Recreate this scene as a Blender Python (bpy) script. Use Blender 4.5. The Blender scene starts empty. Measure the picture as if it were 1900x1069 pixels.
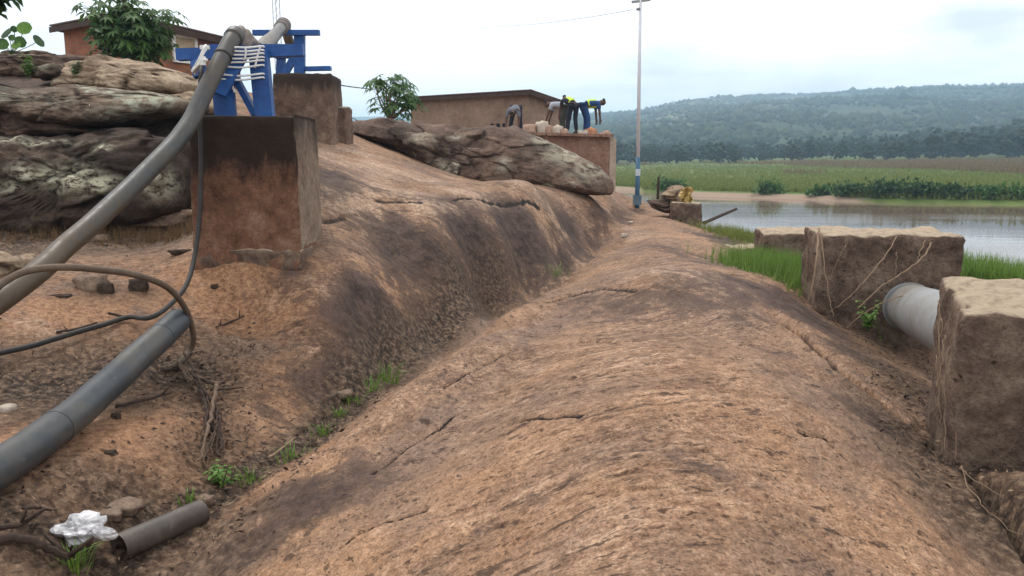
import bpy, bmesh, math, random
import numpy as np
from mathutils import Vector, Matrix, Euler
random.seed(7)
RNG = np.random.default_rng(7)
R = math.radians
scene = bpy.context.scene
COL = scene.collection

# ------------------------------------------------------------------ camera
EYE = 3.2                     # eye height above the river, metres
F = 1520.0                    # focal length in photo pixels (1900 px wide)
HORIZON = 295.0
PITCH = math.atan((534.5 - HORIZON) / F)
cam_data = bpy.data.cameras.new('camera')
cam_data.sensor_width = 36.0
cam_data.lens = 36.0 * F / 1900.0
cam_data.clip_start = 0.05
cam_data.clip_end = 9000.0
cam = bpy.data.objects.new('camera', cam_data)
cam.location = (0, 0, EYE)
cam.rotation_euler = (math.pi / 2 - PITCH, 0, 0)
COL.objects.link(cam)
scene.camera = cam

# ------------------------------------------------------------------ sky and sun
SUN_EL, SUN_AZ = 58.0, -32.0      # azimuth from +Y towards +X, degrees
world = bpy.data.worlds.new('World')
scene.world = world
world.use_nodes = True
wt = world.node_tree
wt.nodes.clear()
def wn(t, **k):
    n = wt.nodes.new(t)
    for a, v in k.items():
        if a.startswith('i_'):
            n.inputs[a[2:].replace('_', ' ')].default_value = v
        else:
            setattr(n, a, v)
    return n
w_out = wn('ShaderNodeOutputWorld')
w_bg = wn('ShaderNodeBackground', i_Strength=0.1)
w_sky = wn('ShaderNodeTexSky', sky_type='NISHITA', sun_disc=False)
w_sky.sun_elevation = R(SUN_EL)
w_sky.sun_rotation = R(SUN_AZ)
w_sky.air_density = 1.0
w_sky.dust_density = 2.0
w_tc = wn('ShaderNodeTexCoord')
w_map = wn('ShaderNodeMapping')
w_map.inputs['Scale'].default_value = (1.6, 1.6, 5.5)
w_map.inputs['Location'].default_value = (0.35, 0.1, 0.2)
w_no = wn('ShaderNodeTexNoise', i_Scale=1.7, i_Detail=6.0, i_Roughness=0.55, i_Distortion=0.4)
w_rp = wn('ShaderNodeValToRGB')
w_rp.color_ramp.elements[0].position = 0.36
w_rp.color_ramp.elements[0].color = (0.84, 0.84, 0.84, 1)
w_rp.color_ramp.elements[1].position = 0.55
w_rp.color_ramp.elements[1].color = (1, 1, 1, 1)
w_no2 = wn('ShaderNodeTexNoise', i_Scale=2.6, i_Detail=5.0, i_Roughness=0.5)
w_rp2 = wn('ShaderNodeValToRGB')
w_rp2.color_ramp.elements[0].position = 0.33
w_rp2.color_ramp.elements[0].color = (7.3, 7.5, 7.85, 1)
w_rp2.color_ramp.elements[1].position = 0.54
w_rp2.color_ramp.elements[1].color = (12.2, 12.1, 11.95, 1)
w_mix = wn('ShaderNodeMix', data_type='RGBA')
L = wt.links.new
L(w_tc.outputs['Generated'], w_map.inputs['Vector'])
L(w_map.outputs['Vector'], w_no.inputs['Vector'])
L(w_map.outputs['Vector'], w_no2.inputs['Vector'])
L(w_no.outputs['Fac'], w_rp.inputs['Fac'])
L(w_no2.outputs['Fac'], w_rp2.inputs['Fac'])
L(w_rp.outputs['Color'], w_mix.inputs['Factor'])
L(w_sky.outputs['Color'], w_mix.inputs[6])
L(w_rp2.outputs['Color'], w_mix.inputs[7])
L(w_mix.outputs[2], w_bg.inputs['Color'])
L(w_bg.outputs['Background'], w_out.inputs['Surface'])

sd = bpy.data.lights.new('sun', 'SUN')
sd.energy = 1.5
sd.angle = R(12)
sd.color = (1.0, 0.95, 0.88)
sun = bpy.data.objects.new('sun', sd)
COL.objects.link(sun)
sdir = Vector((math.sin(R(SUN_AZ)) * math.cos(R(SUN_EL)), math.cos(R(SUN_AZ)) * math.cos(R(SUN_EL)), math.sin(R(SUN_EL))))
sun.rotation_euler = sdir.to_track_quat('Z', 'Y').to_euler()
sun.location = sdir * 50

scene.view_settings.view_transform = 'Standard'
scene.view_settings.look = 'None'
scene.view_settings.exposure = 0.5
scene.view_settings.gamma = 1.0
scene.view_settings.use_curve_mapping = False
scene.render.engine = 'CYCLES'
cy = scene.cycles
cy.use_denoising = True
cy.max_bounces = 6
cy.diffuse_bounces = 3
cy.glossy_bounces = 3
cy.transmission_bounces = 4
cy.transparent_max_bounces = 8
cy.volume_bounces = 1
cy.caustics_reflective = False
cy.caustics_refractive = False

# ------------------------------------------------------------------ helpers
def ray(px, py):
    a = (px - 950.0) / F
    b = (534.5 - py) / F
    sp, cp = math.sin(PITCH), math.cos(PITCH)
    return Vector((a, cp + b * sp, -sp + b * cp))
def P(px, py, d):
    """the point seen at photo pixel (px, py) that lies d metres in front of the camera"""
    r = ray(px, py)
    r = r * (d / r.y)
    return Vector((r.x, r.y, r.z + EYE))
def pz(px, py, z):
    """the point seen at (px, py) at height z relative to the eye"""
    r = ray(px, py)
    r = r * (z / r.z)
    return Vector((r.x, r.y, r.z + EYE))

_perm = np.random.default_rng(3).permutation(256)
_perm = np.concatenate([_perm, _perm, _perm])
_grad = np.random.default_rng(4).normal(size=(256, 3))
_grad /= np.linalg.norm(_grad, axis=1)[:, None]
def perlin(x, y, z=0.0):
    x = np.asarray(x, float); y = np.asarray(y, float); z = np.zeros_like(x) + z
    xi = np.floor(x).astype(np.int64); yi = np.floor(y).astype(np.int64); zi = np.floor(z).astype(np.int64)
    xf, yf, zf = x - xi, y - yi, z - zi
    u, v, w = [t * t * t * (t * (t * 6 - 15) + 10) for t in (xf, yf, zf)]
    res = 0
    for dx in (0, 1):
        for dy in (0, 1):
            for dz in (0, 1):
                h = _perm[(_perm[(_perm[(xi + dx) & 255] + yi + dy) & 255] + zi + dz) & 255]
                g = _grad[h]
                dot = g[..., 0] * (xf - dx) + g[..., 1] * (yf - dy) + g[..., 2] * (zf - dz)
                wt_ = (u if dx else 1 - u) * (v if dy else 1 - v) * (w if dz else 1 - w)
                res = res + dot * wt_
    return res * 1.6
def fbm(x, y, z=0.0, oct=4, rough=0.5):
    s, a, f = 0, 1.0, 1.0
    for o in range(oct):
        s = s + a * perlin(np.asarray(x) * f + o * 17.3, np.asarray(y) * f + o * 9.1, np.asarray(z) * f + o * 5.7)
        a *= rough; f *= 2.03
    return s
def sstep(a, b, x):
    t = np.clip((np.asarray(x) - a) / (b - a), 0, 1)
    return t * t * (3 - 2 * t)

class MB:
    """collects simple shapes into one mesh"""
    def __init__(self):
        self.v = []; self.f = []
    def add(self, vs, fs):
        o = len(self.v)
        self.v += [tuple(p) for p in vs]
        self.f += [tuple(i + o for i in q) for q in fs]
        return self
    def box(self, c, half, rot=None):
        m = rot if rot is not None else Matrix.Identity(3)
        c = Vector(c)
        vs = [c + m @ Vector((sx * half[0], sy * half[1], sz * half[2])) for sx in (-1, 1) for sy in (-1, 1) for sz in (-1, 1)]
        return self.add(vs, [(0, 1, 3, 2), (4, 6, 7, 5), (0, 4, 5, 1), (2, 3, 7, 6), (0, 2, 6, 4), (1, 5, 7, 3)])
    def bar(self, a, b, w, t, up=(0, 0, 1)):
        """a box running from a to b, w wide (sideways), t thick (along up)"""
        a, b = Vector(a), Vector(b)
        d = (b - a); l = d.length; d.normalize()
        s = d.cross(Vector(up))
        if s.length < 1e-4: s = d.cross(Vector((0, 1, 0)))
        s.normalize(); u = s.cross(d)
        m = Matrix((d, s, u)).transposed()
        return self.box((a + b) / 2, (l / 2, w / 2, t / 2), m)
    def tube(self, pts, r, n=10, cap=True):
        pts = [Vector(p) for p in pts]
        rs = r if isinstance(r, (list, tuple)) else [r] * len(pts)
        o = len(self.v)
        prev = None
        for i, p in enumerate(pts):
            d = (pts[min(i + 1, len(pts) - 1)] - pts[max(i - 1, 0)]).normalized()
            if prev is None:
                s = d.cross(Vector((0, 0, 1)))
                if s.length < 1e-3: s = d.cross(Vector((0, 1, 0)))
            else:
                s = prev - d * prev.dot(d)
            s.normalize(); prev = s
            t = d.cross(s)
            for k in range(n):
                a = 2 * math.pi * k / n
                self.v.append(tuple(p + (s * math.cos(a) + t * math.sin(a)) * rs[i]))
        for i in range(len(pts) - 1):
            for k in range(n):
                k2 = (k + 1) % n
                self.f.append((o + i * n + k, o + i * n + k2, o + (i + 1) * n + k2, o + (i + 1) * n + k))
        if cap:
            self.f.append(tuple(o + k for k in range(n))[::-1])
            self.f.append(tuple(o + (len(pts) - 1) * n + k for k in range(n)))
        return self
    def build(self, name, mat, parent=None, base=None, smooth=False):
        if parent is not None and base is None: base = parent.location
        base = Vector(base) if base is not None else Vector((0, 0, 0))
        me = bpy.data.meshes.new(name)
        me.from_pydata([tuple(Vector(p) - base) for p in self.v], [], self.f)
        me.materials.append(mat)
        if smooth: me.polygons.foreach_set('use_smooth', [True] * len(me.polygons))
        me.update()
        o = bpy.data.objects.new(name, me)
        COL.objects.link(o)
        if parent is not None: o.parent = parent
        else: o.location = base
        return o
def np_mesh(name, verts, faces, mat, smooth=True, base=None, parent=None):
    base = np.array(base if base is not None else (parent.location if parent is not None else (0, 0, 0)), float)
    me = bpy.data.meshes.new(name)
    verts = np.asarray(verts, float) - base
    faces = np.asarray(faces)
    nf, k = faces.shape
    me.vertices.add(len(verts)); me.vertices.foreach_set('co', verts.astype(np.float32).ravel())
    me.loops.add(nf * k); me.loops.foreach_set('vertex_index', faces.astype(np.int32).ravel())
    me.polygons.add(nf); me.polygons.foreach_set('loop_start', np.arange(0, nf * k, k, dtype=np.int32))
    me.polygons.foreach_set('use_smooth', np.full(nf, smooth))
    me.update(calc_edges=True); me.validate()
    me.materials.append(mat)
    o = bpy.data.objects.new(name, me)
    COL.objects.link(o)
    if parent is not None: o.parent = parent
    else: o.location = base
    return o
def tag(o, label=None, cat=None, group=None, kind=None):
    if label: o['label'] = label
    if cat: o['category'] = cat
    if group: o['group'] = group
    if kind: o['kind'] = kind
    return o
def thing(name, label, cat, loc, group=None, rz=0.0):
    o = bpy.data.objects.new(name, None)
    o.empty_display_size = 0.2
    COL.objects.link(o)
    o.location = loc; o.rotation_euler = (0, 0, rz)
    return tag(o, label, cat, group)
def copy_tree(o, parent=None):
    c = o.copy(); COL.objects.link(c)
    if parent is not None: c.parent = parent
    for ch in list(o.children): copy_tree(ch, c)
    return c
def smooth_path(pts, n=8):
    pts = [Vector(p) for p in pts]
    out = []
    for i in range(len(pts) - 1):
        p0 = pts[max(i - 1, 0)]; p1 = pts[i]; p2 = pts[i + 1]; p3 = pts[min(i + 2, len(pts) - 1)]
        for k in range(n):
            t = k / n
            out.append(0.5 * ((2 * p1) + (p2 - p0) * t + (2 * p0 - 5 * p1 + 4 * p2 - p3) * t * t + (3 * p1 - p0 - 3 * p2 + p3) * t ** 3))
    out.append(pts[-1])
    return out

# ------------------------------------------------------------------ materials
class NT:
    def __init__(self, name):
        self.m = bpy.data.materials.new(name); self.m.use_nodes = True
        self.t = self.m.node_tree; self.t.nodes.clear()
        self.out = self.t.nodes.new('ShaderNodeOutputMaterial')
        self.b = self.t.nodes.new('ShaderNodeBsdfPrincipled')
        self.link(self.b.outputs[0], self.out.inputs['Surface'])
    def link(self, a, b): self.t.links.new(a, b)
    def put(self, sock, v):
        if isinstance(v, bpy.types.NodeSocket): self.link(v, sock)
        elif isinstance(v, (tuple, list)) and len(v) == 3 and sock.type == 'RGBA': sock.default_value = (*v, 1)
        else: sock.default_value = v
    def coord(self, kind='Object', scale=(1, 1, 1), loc=(0, 0, 0), rot=(0, 0, 0)):
        if kind in ('Object', 'Generated', 'UV', 'Normal'):
            s = self.t.nodes.new('ShaderNodeTexCoord').outputs[kind]
        elif kind == 'Position':
            s = self.t.nodes.new('ShaderNodeNewGeometry').outputs['Position']
        else:
            a = self.t.nodes.new('ShaderNodeAttribute'); a.attribute_name = kind; s = a.outputs['Vector']
        m = self.t.nodes.new('ShaderNodeMapping')
        m.inputs['Scale'].default_value = scale; m.inputs['Location'].default_value = loc; m.inputs['Rotation'].default_value = rot
        self.link(s, m.inputs['Vector'])
        return m.outputs[0]
    def attr(self, name, ch=None):
        a = self.t.nodes.new('ShaderNodeAttribute'); a.attribute_name = name
        if ch is None: return a.outputs['Color']
        s = self.t.nodes.new('ShaderNodeSeparateColor'); self.link(a.outputs['Color'], s.inputs[0])
        return s.outputs[ch]
    def noise(self, vec, scale=1.0, detail=4.0, rough=0.55, dist=0.0):
        n = self.t.nodes.new('ShaderNodeTexNoise')
        self.link(vec, n.inputs['Vector'])
        n.inputs['Scale'].default_value = scale; n.inputs['Detail'].default_value = detail
        n.inputs['Roughness'].default_value = rough; n.inputs['Distortion'].default_value = dist
        return n.outputs['Fac']
    def voro(self, vec, scale=1.0, feature='F1', out='Distance'):
        n = self.t.nodes.new('ShaderNodeTexVoronoi'); n.feature = feature
        self.link(vec, n.inputs['Vector']); n.inputs['Scale'].default_value = scale
        return n.outputs[out]
    def ramp(self, fac, stops):
        n = self.t.nodes.new('ShaderNodeValToRGB'); self.link(fac, n.inputs['Fac'])
        e = n.color_ramp.elements
        while len(e) < len(stops): e.new(0.5)
        for k, (p, c) in enumerate(stops):
            e[k].position = p
            e[k].color = (c, c, c, 1) if isinstance(c, (int, float)) else (*c, 1)
        return n.outputs['Color']
    def mix(self, fac, a, b, mode='MIX'):
        n = self.t.nodes.new('ShaderNodeMix'); n.data_type = 'RGBA'; n.blend_type = mode
        self.put(n.inputs['Factor'], fac); self.put(n.inputs[6], a); self.put(n.inputs[7], b)
        return n.outputs[2]
    def math(self, op, a, b=0.5, clamp=False):
        n = self.t.nodes.new('ShaderNodeMath'); n.operation = op; n.use_clamp = clamp
        self.put(n.inputs[0], a); self.put(n.inputs[1], b)
        return n.outputs[0]
    def bump(self, h, strength=0.5, dist=0.02, normal=None):
        n = self.t.nodes.new('ShaderNodeBump')
        n.inputs['Strength'].default_value = strength; n.inputs['Distance'].default_value = dist
        self.link(h, n.inputs['Height'])
        if normal is not None: self.link(normal, n.inputs['Normal'])
        return n.outputs[0]
    def done(self, color, rough=0.9, normal=None, spec=0.25, metal=0.0):
        self.put(self.b.inputs['Base Color'], color)
        self.put(self.b.inputs['Roughness'], rough)
        self.b.inputs['Specular IOR Level'].default_value = spec
        self.b.inputs['Metallic'].default_value = metal
        if normal is not None: self.link(normal, self.b.inputs['Normal'])
        return self.m

def plain(name, c, rough=0.8, var=0.25, scale=6.0, spec=0.25, metal=0.0, bump=0.15, coord='Object'):
    n = NT(name)
    co = n.coord(coord)
    f = n.noise(co, scale, 5.0, 0.6)
    f2 = n.noise(co, scale * 7, 4.0, 0.6)
    dark = tuple(x * (1 - var) for x in c); light = tuple(min(1, x * (1 + var)) for x in c)
    col = n.ramp(n.math('ADD', n.math('MULTIPLY', f, 0.65), n.math('MULTIPLY', f2, 0.35)), [(0.34, dark), (0.5, c), (0.66, light)])
    return n.done(col, rough, n.bump(f2, bump, 0.01), spec, metal)

def mat_bedrock():
    n = NT('banded_bedrock')
    a = n.noise(n.coord('flow', (1.5, 3.6, 1)), 1.0, 9.0, 0.72, 0.2)
    b = n.noise(n.coord('flow', (7, 27, 1)), 1.0, 6.0, 0.75, 0.1)
    p = n.noise(n.coord('Position', (26, 26, 26)), 1.0, 5.0, 0.72)
    c = n.noise(n.coord('Position', (95, 95, 95)), 1.0, 3.0, 0.70)
    big = n.noise(n.coord('Position', (0.5, 0.5, 0.5)), 1.0, 5.0, 0.6)
    mid = n.math('ADD', n.math('ADD', n.math('MULTIPLY', a, 0.36), n.math('MULTIPLY', b, 0.34)), n.math('MULTIPLY', p, 0.30))
    base = n.ramp(mid, [(0.38, (0.036, 0.020, 0.013)), (0.45, (0.112, 0.063, 0.039)), (0.505, (0.205, 0.121, 0.075)), (0.60, (0.40, 0.265, 0.178))])
    warm = n.mix(n.ramp(big, [(0.46, 0.0), (0.64, 0.5)]), base, n.mix(p, (0.22, 0.108, 0.055), (0.52, 0.305, 0.17)))
    warm = n.mix(n.ramp(n.noise(n.coord('Position', (0.9, 0.9, 0.9), (3, 1, 4)), 1.0, 6.0, 0.65, 0.3), [(0.47, 0.0), (0.62, 0.62)]), warm, n.mix(p, (0.06, 0.038, 0.030), (0.22, 0.150, 0.115)))
    grain = n.mix(1.0, warm, n.ramp(c, [(0.30, 0.5), (0.46, 0.95), (0.62, 1.4)]), 'MULTIPLY')
    # dark slits and mineral streaks that follow the sheeting
    st = n.noise(n.coord('flow', (2.4, 11, 1), (3, 7, 0)), 1.0, 7.0, 0.75, 0.2)
    st = n.ramp(st, [(0.565, 0.0), (0.61, 0.8)])
    col = n.mix(st, grain, (0.035, 0.020, 0.014))
    fk = n.ramp(n.noise(n.coord('flow', (13, 44, 1), (1, 2, 0)), 1.0, 4.0, 0.72, 0.1), [(0.575, 0.0), (0.615, 0.8)])
    col = n.mix(fk, col, (0.045, 0.025, 0.017))
    # stains (run-off, algae), soil and painted shade carried by the mesh
    sn = n.noise(n.coord('Position', (1.6, 1.6, 1.6)), 1.0, 8.0, 0.68, 0.3)
    s_r = n.attr('tone_mask', 'Red')
    s_g = n.attr('tone_mask', 'Green')
    s_b = n.attr('tone_mask', 'Blue')
    sn2 = n.noise(n.coord('Position', (7, 7, 7)), 1.0, 6.0, 0.72, 0.2)
    mot = n.math('ADD', n.math('MULTIPLY', sn, 0.6), n.math('MULTIPLY', sn2, 0.4))
    motn = n.ramp(mot, [(0.36, 0.0), (0.64, 1.0)])
    fr = n.ramp(n.math('ADD', n.math('MULTIPLY', motn, 0.55), n.math('MULTIPLY', s_r, 0.66)), [(0.56, 0.0), (0.64, 0.5), (0.82, 0.97)])
    dk = n.mix(n.ramp(sn2, [(0.4, 0.0), (0.62, 1.0)]), (0.024, 0.015, 0.012), (0.090, 0.057, 0.046))
    dk = n.mix(0.8, dk, n.ramp(c, [(0.30, 0.4), (0.46, 0.95), (0.62, 1.4)]), 'MULTIPLY')
    fo = n.ramp(n.math('ADD', n.math('MULTIPLY', motn, 0.55), n.math('MULTIPLY', s_b, 0.55)), [(0.56, 0.0), (0.72, 0.75)])
    og = n.mix(0.8, n.mix(n.ramp(p, [(0.36, 0.0), (0.64, 1.0)]), (0.135, 0.060, 0.029), (0.40, 0.215, 0.113)), n.ramp(c, [(0.30, 0.45), (0.46, 0.95), (0.62, 1.4)]), 'MULTIPLY')
    col = n.mix(fo, col, og)
    pa = n.t.nodes.new('ShaderNodeAttribute'); pa.attribute_name = 'pale'  # highlights of the lit rock, painted into the colour
    fp = n.ramp(n.math('ADD', n.math('MULTIPLY', n.math('SUBTRACT', 1.0, motn), 0.5), n.math('MULTIPLY', pa.outputs['Fac'], 0.55)), [(0.52, 0.0), (0.74, 0.7)])
    fp = n.math('MULTIPLY', fp, n.math('SUBTRACT', 1.0, fk))
    pl_ = n.mix(0.9, n.mix(n.ramp(p, [(0.36, 0.0), (0.62, 1.0)]), (0.21, 0.13, 0.083), (0.52, 0.37, 0.262)), n.ramp(c, [(0.30, 0.45), (0.46, 0.95), (0.62, 1.3)]), 'MULTIPLY')
    col = n.mix(fp, col, pl_)
    col = n.mix(fr, col, dk)
    soil = n.ramp(n.noise(n.coord('Position', (22, 22, 22)), 1.0, 5.0, 0.7), [(0.38, (0.016, 0.011, 0.008)), (0.5, (0.065, 0.041, 0.027)), (0.66, (0.20, 0.135, 0.09))])
    ca = n.t.nodes.new('ShaderNodeAttribute'); ca.attribute_name = 'crack'
    col = n.mix(n.ramp(n.math('ADD', n.math('MULTIPLY', ca.outputs['Fac'], 0.8), n.math('MULTIPLY', n.math('SUBTRACT', b, 0.5), 1.2)), [(0.25, 0.0), (0.45, 0.97)]), col, (0.014, 0.009, 0.007))
    fg = n.math('MULTIPLY', s_g, n.ramp(n.math('ADD', mot, n.math('MULTIPLY', s_g, 0.4)), [(0.5, 0.0), (0.7, 1.0)]), True)
    col = n.mix(fg, col, soil)
    nb = n.bump(n.math('ADD', n.math('MULTIPLY', b, 0.5), n.math('MULTIPLY', p, 0.5)), 0.42, 0.018)
    nb = n.bump(c, 0.35, 0.006, nb)
    return n.done(col, 0.88, nb, 0.22)

def mat_boulder(name, dark, mid, light, lichen=(0.42, 0.42, 0.34), lich=0.57, scale=1.0, stretch=(1, 1, 1.6), spot=0.0):
    n = NT(name)
    co = n.coord('Object', tuple(scale * s for s in stretch))
    a = n.noise(co, 1.1, 6.0, 0.65, 0.5)
    b = n.noise(co, 5.0, 6.0, 0.7, 0.4)
    c = n.noise(co, 24.0, 4.0, 0.7)
    base = n.ramp(n.math('ADD', n.math('MULTIPLY', a, 0.6), n.math('MULTIPLY', b, 0.4)), [(0.36, dark), (0.5, mid), (0.64, light)])
    base = n.mix(0.7, base, n.ramp(c, [(0.3, 0.35), (0.5, 1.0), (0.65, 1.25)]), 'MULTIPLY')
    li = n.noise(n.coord('Object', tuple(scale * s for s in stretch), (5, 3, 1)), 1.7, 7.0, 0.72, 0.3)
    li = n.ramp(li, [(lich, 0.0), (lich + 0.06, 0.9)])
    lb = n.math('MULTIPLY', li, n.ramp(n.noise(co, 13.0, 5.0, 0.7), [(0.40, 0.1), (0.52, 1.0)]))
    col = n.mix(lb, base, lichen)
    s_r = n.attr('tone_mask', 'Red'); s_g = n.attr('tone_mask', 'Green')
    lf = n.math('MULTIPLY', s_r, n.ramp(n.noise(co, 7.0, 6.0, 0.72, 0.3), [(0.42, 0.0), (0.55, 1.0)]), True)
    col = n.mix(lf, col, n.mix(c, tuple(x * 0.75 for x in lichen), tuple(min(1, x * 1.25) for x in lichen)))
    df = n.math('MULTIPLY', s_g, n.ramp(n.noise(co, 4.0, 6.0, 0.7, 0.3), [(0.34, 0.2), (0.55, 1.0)]), True)
    col = n.mix(df, col, tuple(x * 0.55 for x in dark))
    nb = n.bump(b, 0.8, 0.06)
    nb = n.bump(c, 0.6, 0.015, nb)
    return n.done(col, 0.92, nb, 0.15)

def mat_concrete(name, dark, mid, light, scale=1.0, drip=None, coarse=0.5, top=None):
    n = NT(name)
    co = n.coord('Object', (scale, scale, scale))
    a = n.noise(co, 1.6, 6.0, 0.65, 0.3)
    b = n.noise(co, 9.0, 6.0, 0.7)
    c = n.noise(co, 45.0, 4.0, 0.7)
    col = n.ramp(n.math('ADD', n.math('MULTIPLY', a, 0.55), n.math('MULTIPLY', b, 0.45)), [(0.36, dark), (0.5, mid), (0.64, light)])
    col = n.mix(0.6, col, n.ramp(c, [(0.3, 0.45), (0.5, 1.0), (0.66, 1.2)]), 'MULTIPLY')
    pit = n.math('MULTIPLY', n.ramp(n.voro(n.coord('Object', (scale * 9, scale * 9, scale * 13)), 1.0), [(0.16, 1.0), (0.26, 0.0)]), n.ramp(n.noise(co, 4.0, 4.0, 0.6), [(0.48, 0.0), (0.6, 0.8 * min(coarse, 1.0))]))
    col = n.mix(pit, col, tuple(x * 0.35 for x in dark))
    if top is not None:      # overhead light painted as a paler top where the face points up
        g = n.t.nodes.new('ShaderNodeNewGeometry'); s = n.t.nodes.new('ShaderNodeSeparateXYZ')
        n.link(g.outputs['Normal'], s.inputs[0])
        tf = n.math('MULTIPLY', n.ramp(s.outputs[2], [(0.62, 0.0), (0.85, 1.0)]), n.ramp(b, [(0.32, 0.55), (0.52, 1.0)]))
        col = n.mix(tf, col, n.mix(b, tuple(x * 0.7 for x in top), tuple(min(1, x * 1.25) for x in top)))
    if drip is not None:     # black run-off band below the rim, ragged lower edge
        z0, z1, dc = drip
        s = n.t.nodes.new('ShaderNodeSeparateXYZ'); n.link(n.t.nodes.new('ShaderNodeTexCoord').outputs['Object'], s.inputs[0])
        dn = n.noise(n.coord('Object', (4.5, 4.5, 1.3)), 1.0, 7.0, 0.72, 0.5)
        mr = n.t.nodes.new('ShaderNodeMapRange')
        mr.inputs['From Min'].default_value = z0; mr.inputs['From Max'].default_value = z1
        n.link(s.outputs[2], mr.inputs['Value'])
        f = n.ramp(n.math('ADD', n.math('MULTIPLY', mr.outputs[0], 0.75), n.math('MULTIPLY', dn, 0.75)), [(0.66, 0.0), (0.86, 0.9)])
        col = n.mix(f, col, dc)
    nb = n.bump(b, coarse, 0.05)
    nb = n.bump(c, 0.6, 0.01, nb)
    return n.done(col, 0.93, nb, 0.12)

def mat_leaf(name, c1, c2, rough=0.55):
    n = NT(name)
    f = n.noise(n.coord('Object'), 3.0, 4.0, 0.6)
    oi = n.t.nodes.new('ShaderNodeObjectInfo')
    f2 = n.noise(n.coord('Object'), 37.0, 2.0, 0.6)
    col = n.ramp(n.math('ADD', n.math('MULTIPLY', f, 0.5), n.math('MULTIPLY', f2, 0.5)), [(0.36, c1), (0.64, c2)])
    n.done(col, rough, None, 0.3)
    tr = n.t.nodes.new('ShaderNodeBsdfTranslucent'); n.link(col, tr.inputs['Color'])
    mx = n.t.nodes.new('ShaderNodeMixShader'); mx.inputs[0].default_value = 0.3
    n.link(n.b.outputs[0], mx.inputs[1]); n.link(tr.outputs[0], mx.inputs[2]); n.link(mx.outputs[0], n.out.inputs['Surface'])
    return n.m

def mat_pipe(name, c, dirt, mud=None):
    n = NT(name)
    co = n.coord('Object')
    a = n.noise(co, 2.2, 5.0, 0.6, 0.3); b = n.noise(co, 14.0, 5.0, 0.7)
    col = n.mix(n.ramp(b, [(0.35, 0.0), (0.7, 0.6)]), c, tuple(min(1, x * 1.5 + 0.02) for x in c))
    col = n.mix(n.ramp(n.math('ADD', n.math('MULTIPLY', a, 0.7), n.math('MULTIPLY', b, 0.3)), [(0.47, 0.0), (0.62, 0.85)]), col, dirt)
    if mud is not None:      # dried mud on the end that lies near the ground, ragged edge
        z0, z1, mc = mud
        sx = n.t.nodes.new('ShaderNodeSeparateXYZ'); n.link(co, sx.inputs[0])
        mr = n.t.nodes.new('ShaderNodeMapRange'); mr.inputs['From Min'].default_value = z1; mr.inputs['From Max'].default_value = z0
        n.link(sx.outputs[2], mr.inputs['Value'])
        col = n.mix(n.ramp(n.math('ADD', n.math('MULTIPLY', mr.outputs[0], 0.6), n.math('MULTIPLY', b, 0.6)), [(0.45, 0.0), (0.75, 0.85)]), col, mc)
    sc = n.noise(n.coord('Object', (60, 8, 8)), 1.0, 3.0, 0.6)
    col = n.mix(n.ramp(sc, [(0.62, 0.0), (0.72, 0.4)]), col, tuple(min(1, x * 2.2 + 0.05) for x in c))
    return n.done(col, n.ramp(b, [(0.3, 0.36), (0.7, 0.62)]), n.bump(b, 0.25, 0.006), 0.4)

M = {}
M['bedrock'] = mat_bedrock()
M['slab'] = mat_boulder('lichen_brown_rock', (0.040, 0.026, 0.021), (0.115, 0.075, 0.057), (0.215, 0.14, 0.10), (0.40, 0.37, 0.28), 0.62, 0.7)
M['pale_slab'] = mat_boulder('pale_tan_rock', (0.17, 0.115, 0.075), (0.32, 0.235, 0.16), (0.44, 0.35, 0.25), (0.42, 0.42, 0.33), 0.60, 0.8)
M['mixed_slab'] = mat_boulder('lichen_flecked_rock', (0.04, 0.026, 0.020), (0.125, 0.085, 0.062), (0.24, 0.175, 0.13), (0.38, 0.39, 0.30), 0.55, 1.0)
M['black_slab'] = mat_boulder('black_weathered_rock', (0.018, 0.012, 0.010), (0.05, 0.034, 0.026), (0.12, 0.082, 0.060), (0.50, 0.48, 0.35), 0.66, 1.1)
M['pillar'] = mat_concrete('brown_plastered_concrete', (0.075, 0.038, 0.024), (0.165, 0.085, 0.053), (0.27, 0.165, 0.11), 1.0, (0.45, 1.25, (0.016, 0.012, 0.010)), 0.5, top=(0.42, 0.36, 0.29))
M['pillar_back'] = mat_concrete('weathered_brown_concrete', (0.075, 0.048, 0.036), (0.15, 0.10, 0.074), (0.27, 0.19, 0.14), 1.0, (0.62, 1.35, (0.035, 0.026, 0.021)), 0.4, top=(0.42, 0.36, 0.29))
M['footing'] = mat_concrete('rough_laterite_concrete', (0.060, 0.039, 0.030), (0.150, 0.103, 0.077), (0.28, 0.205, 0.152), 1.5, None, 1.0, top=(0.46, 0.36, 0.26))
def mat_blue():
    n = NT('worn_blue_paint')
    co = n.coord('Object')
    a = n.noise(co, 5.0, 6.0, 0.7); b = n.noise(co, 28.0, 5.0, 0.7)
    col = n.ramp(a, [(0.35, (0.010, 0.052, 0.20)), (0.62, (0.020, 0.095, 0.31))])
    col = n.mix(n.ramp(n.math('ADD', n.math('MULTIPLY', a, 0.4), n.math('MULTIPLY', b, 0.6)), [(0.58, 0.0), (0.63, 0.8)]), col, (0.07, 0.035, 0.022))
    return n.done(col, n.ramp(b, [(0.3, 0.35), (0.7, 0.7)]), n.bump(b, 0.2, 0.004), 0.35)
M['blue'] = mat_blue()
M['rope'] = plain('white_rope', (0.72, 0.72, 0.70), 0.8, 0.12, 30.0)
M['pipe_grey'] = mat_pipe('dusty_grey_plastic', (0.042, 0.043, 0.043), (0.085, 0.066, 0.046), (-0.85, 0.1, (0.085, 0.054, 0.028)))
M['pipe_dark'] = mat_pipe('dark_grey_plastic', (0.026, 0.031, 0.038), (0.07, 0.064, 0.055))
M['pipe_short'] = mat_pipe('muddy_brown_plastic', (0.055, 0.043, 0.036), (0.11, 0.08, 0.06))
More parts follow.
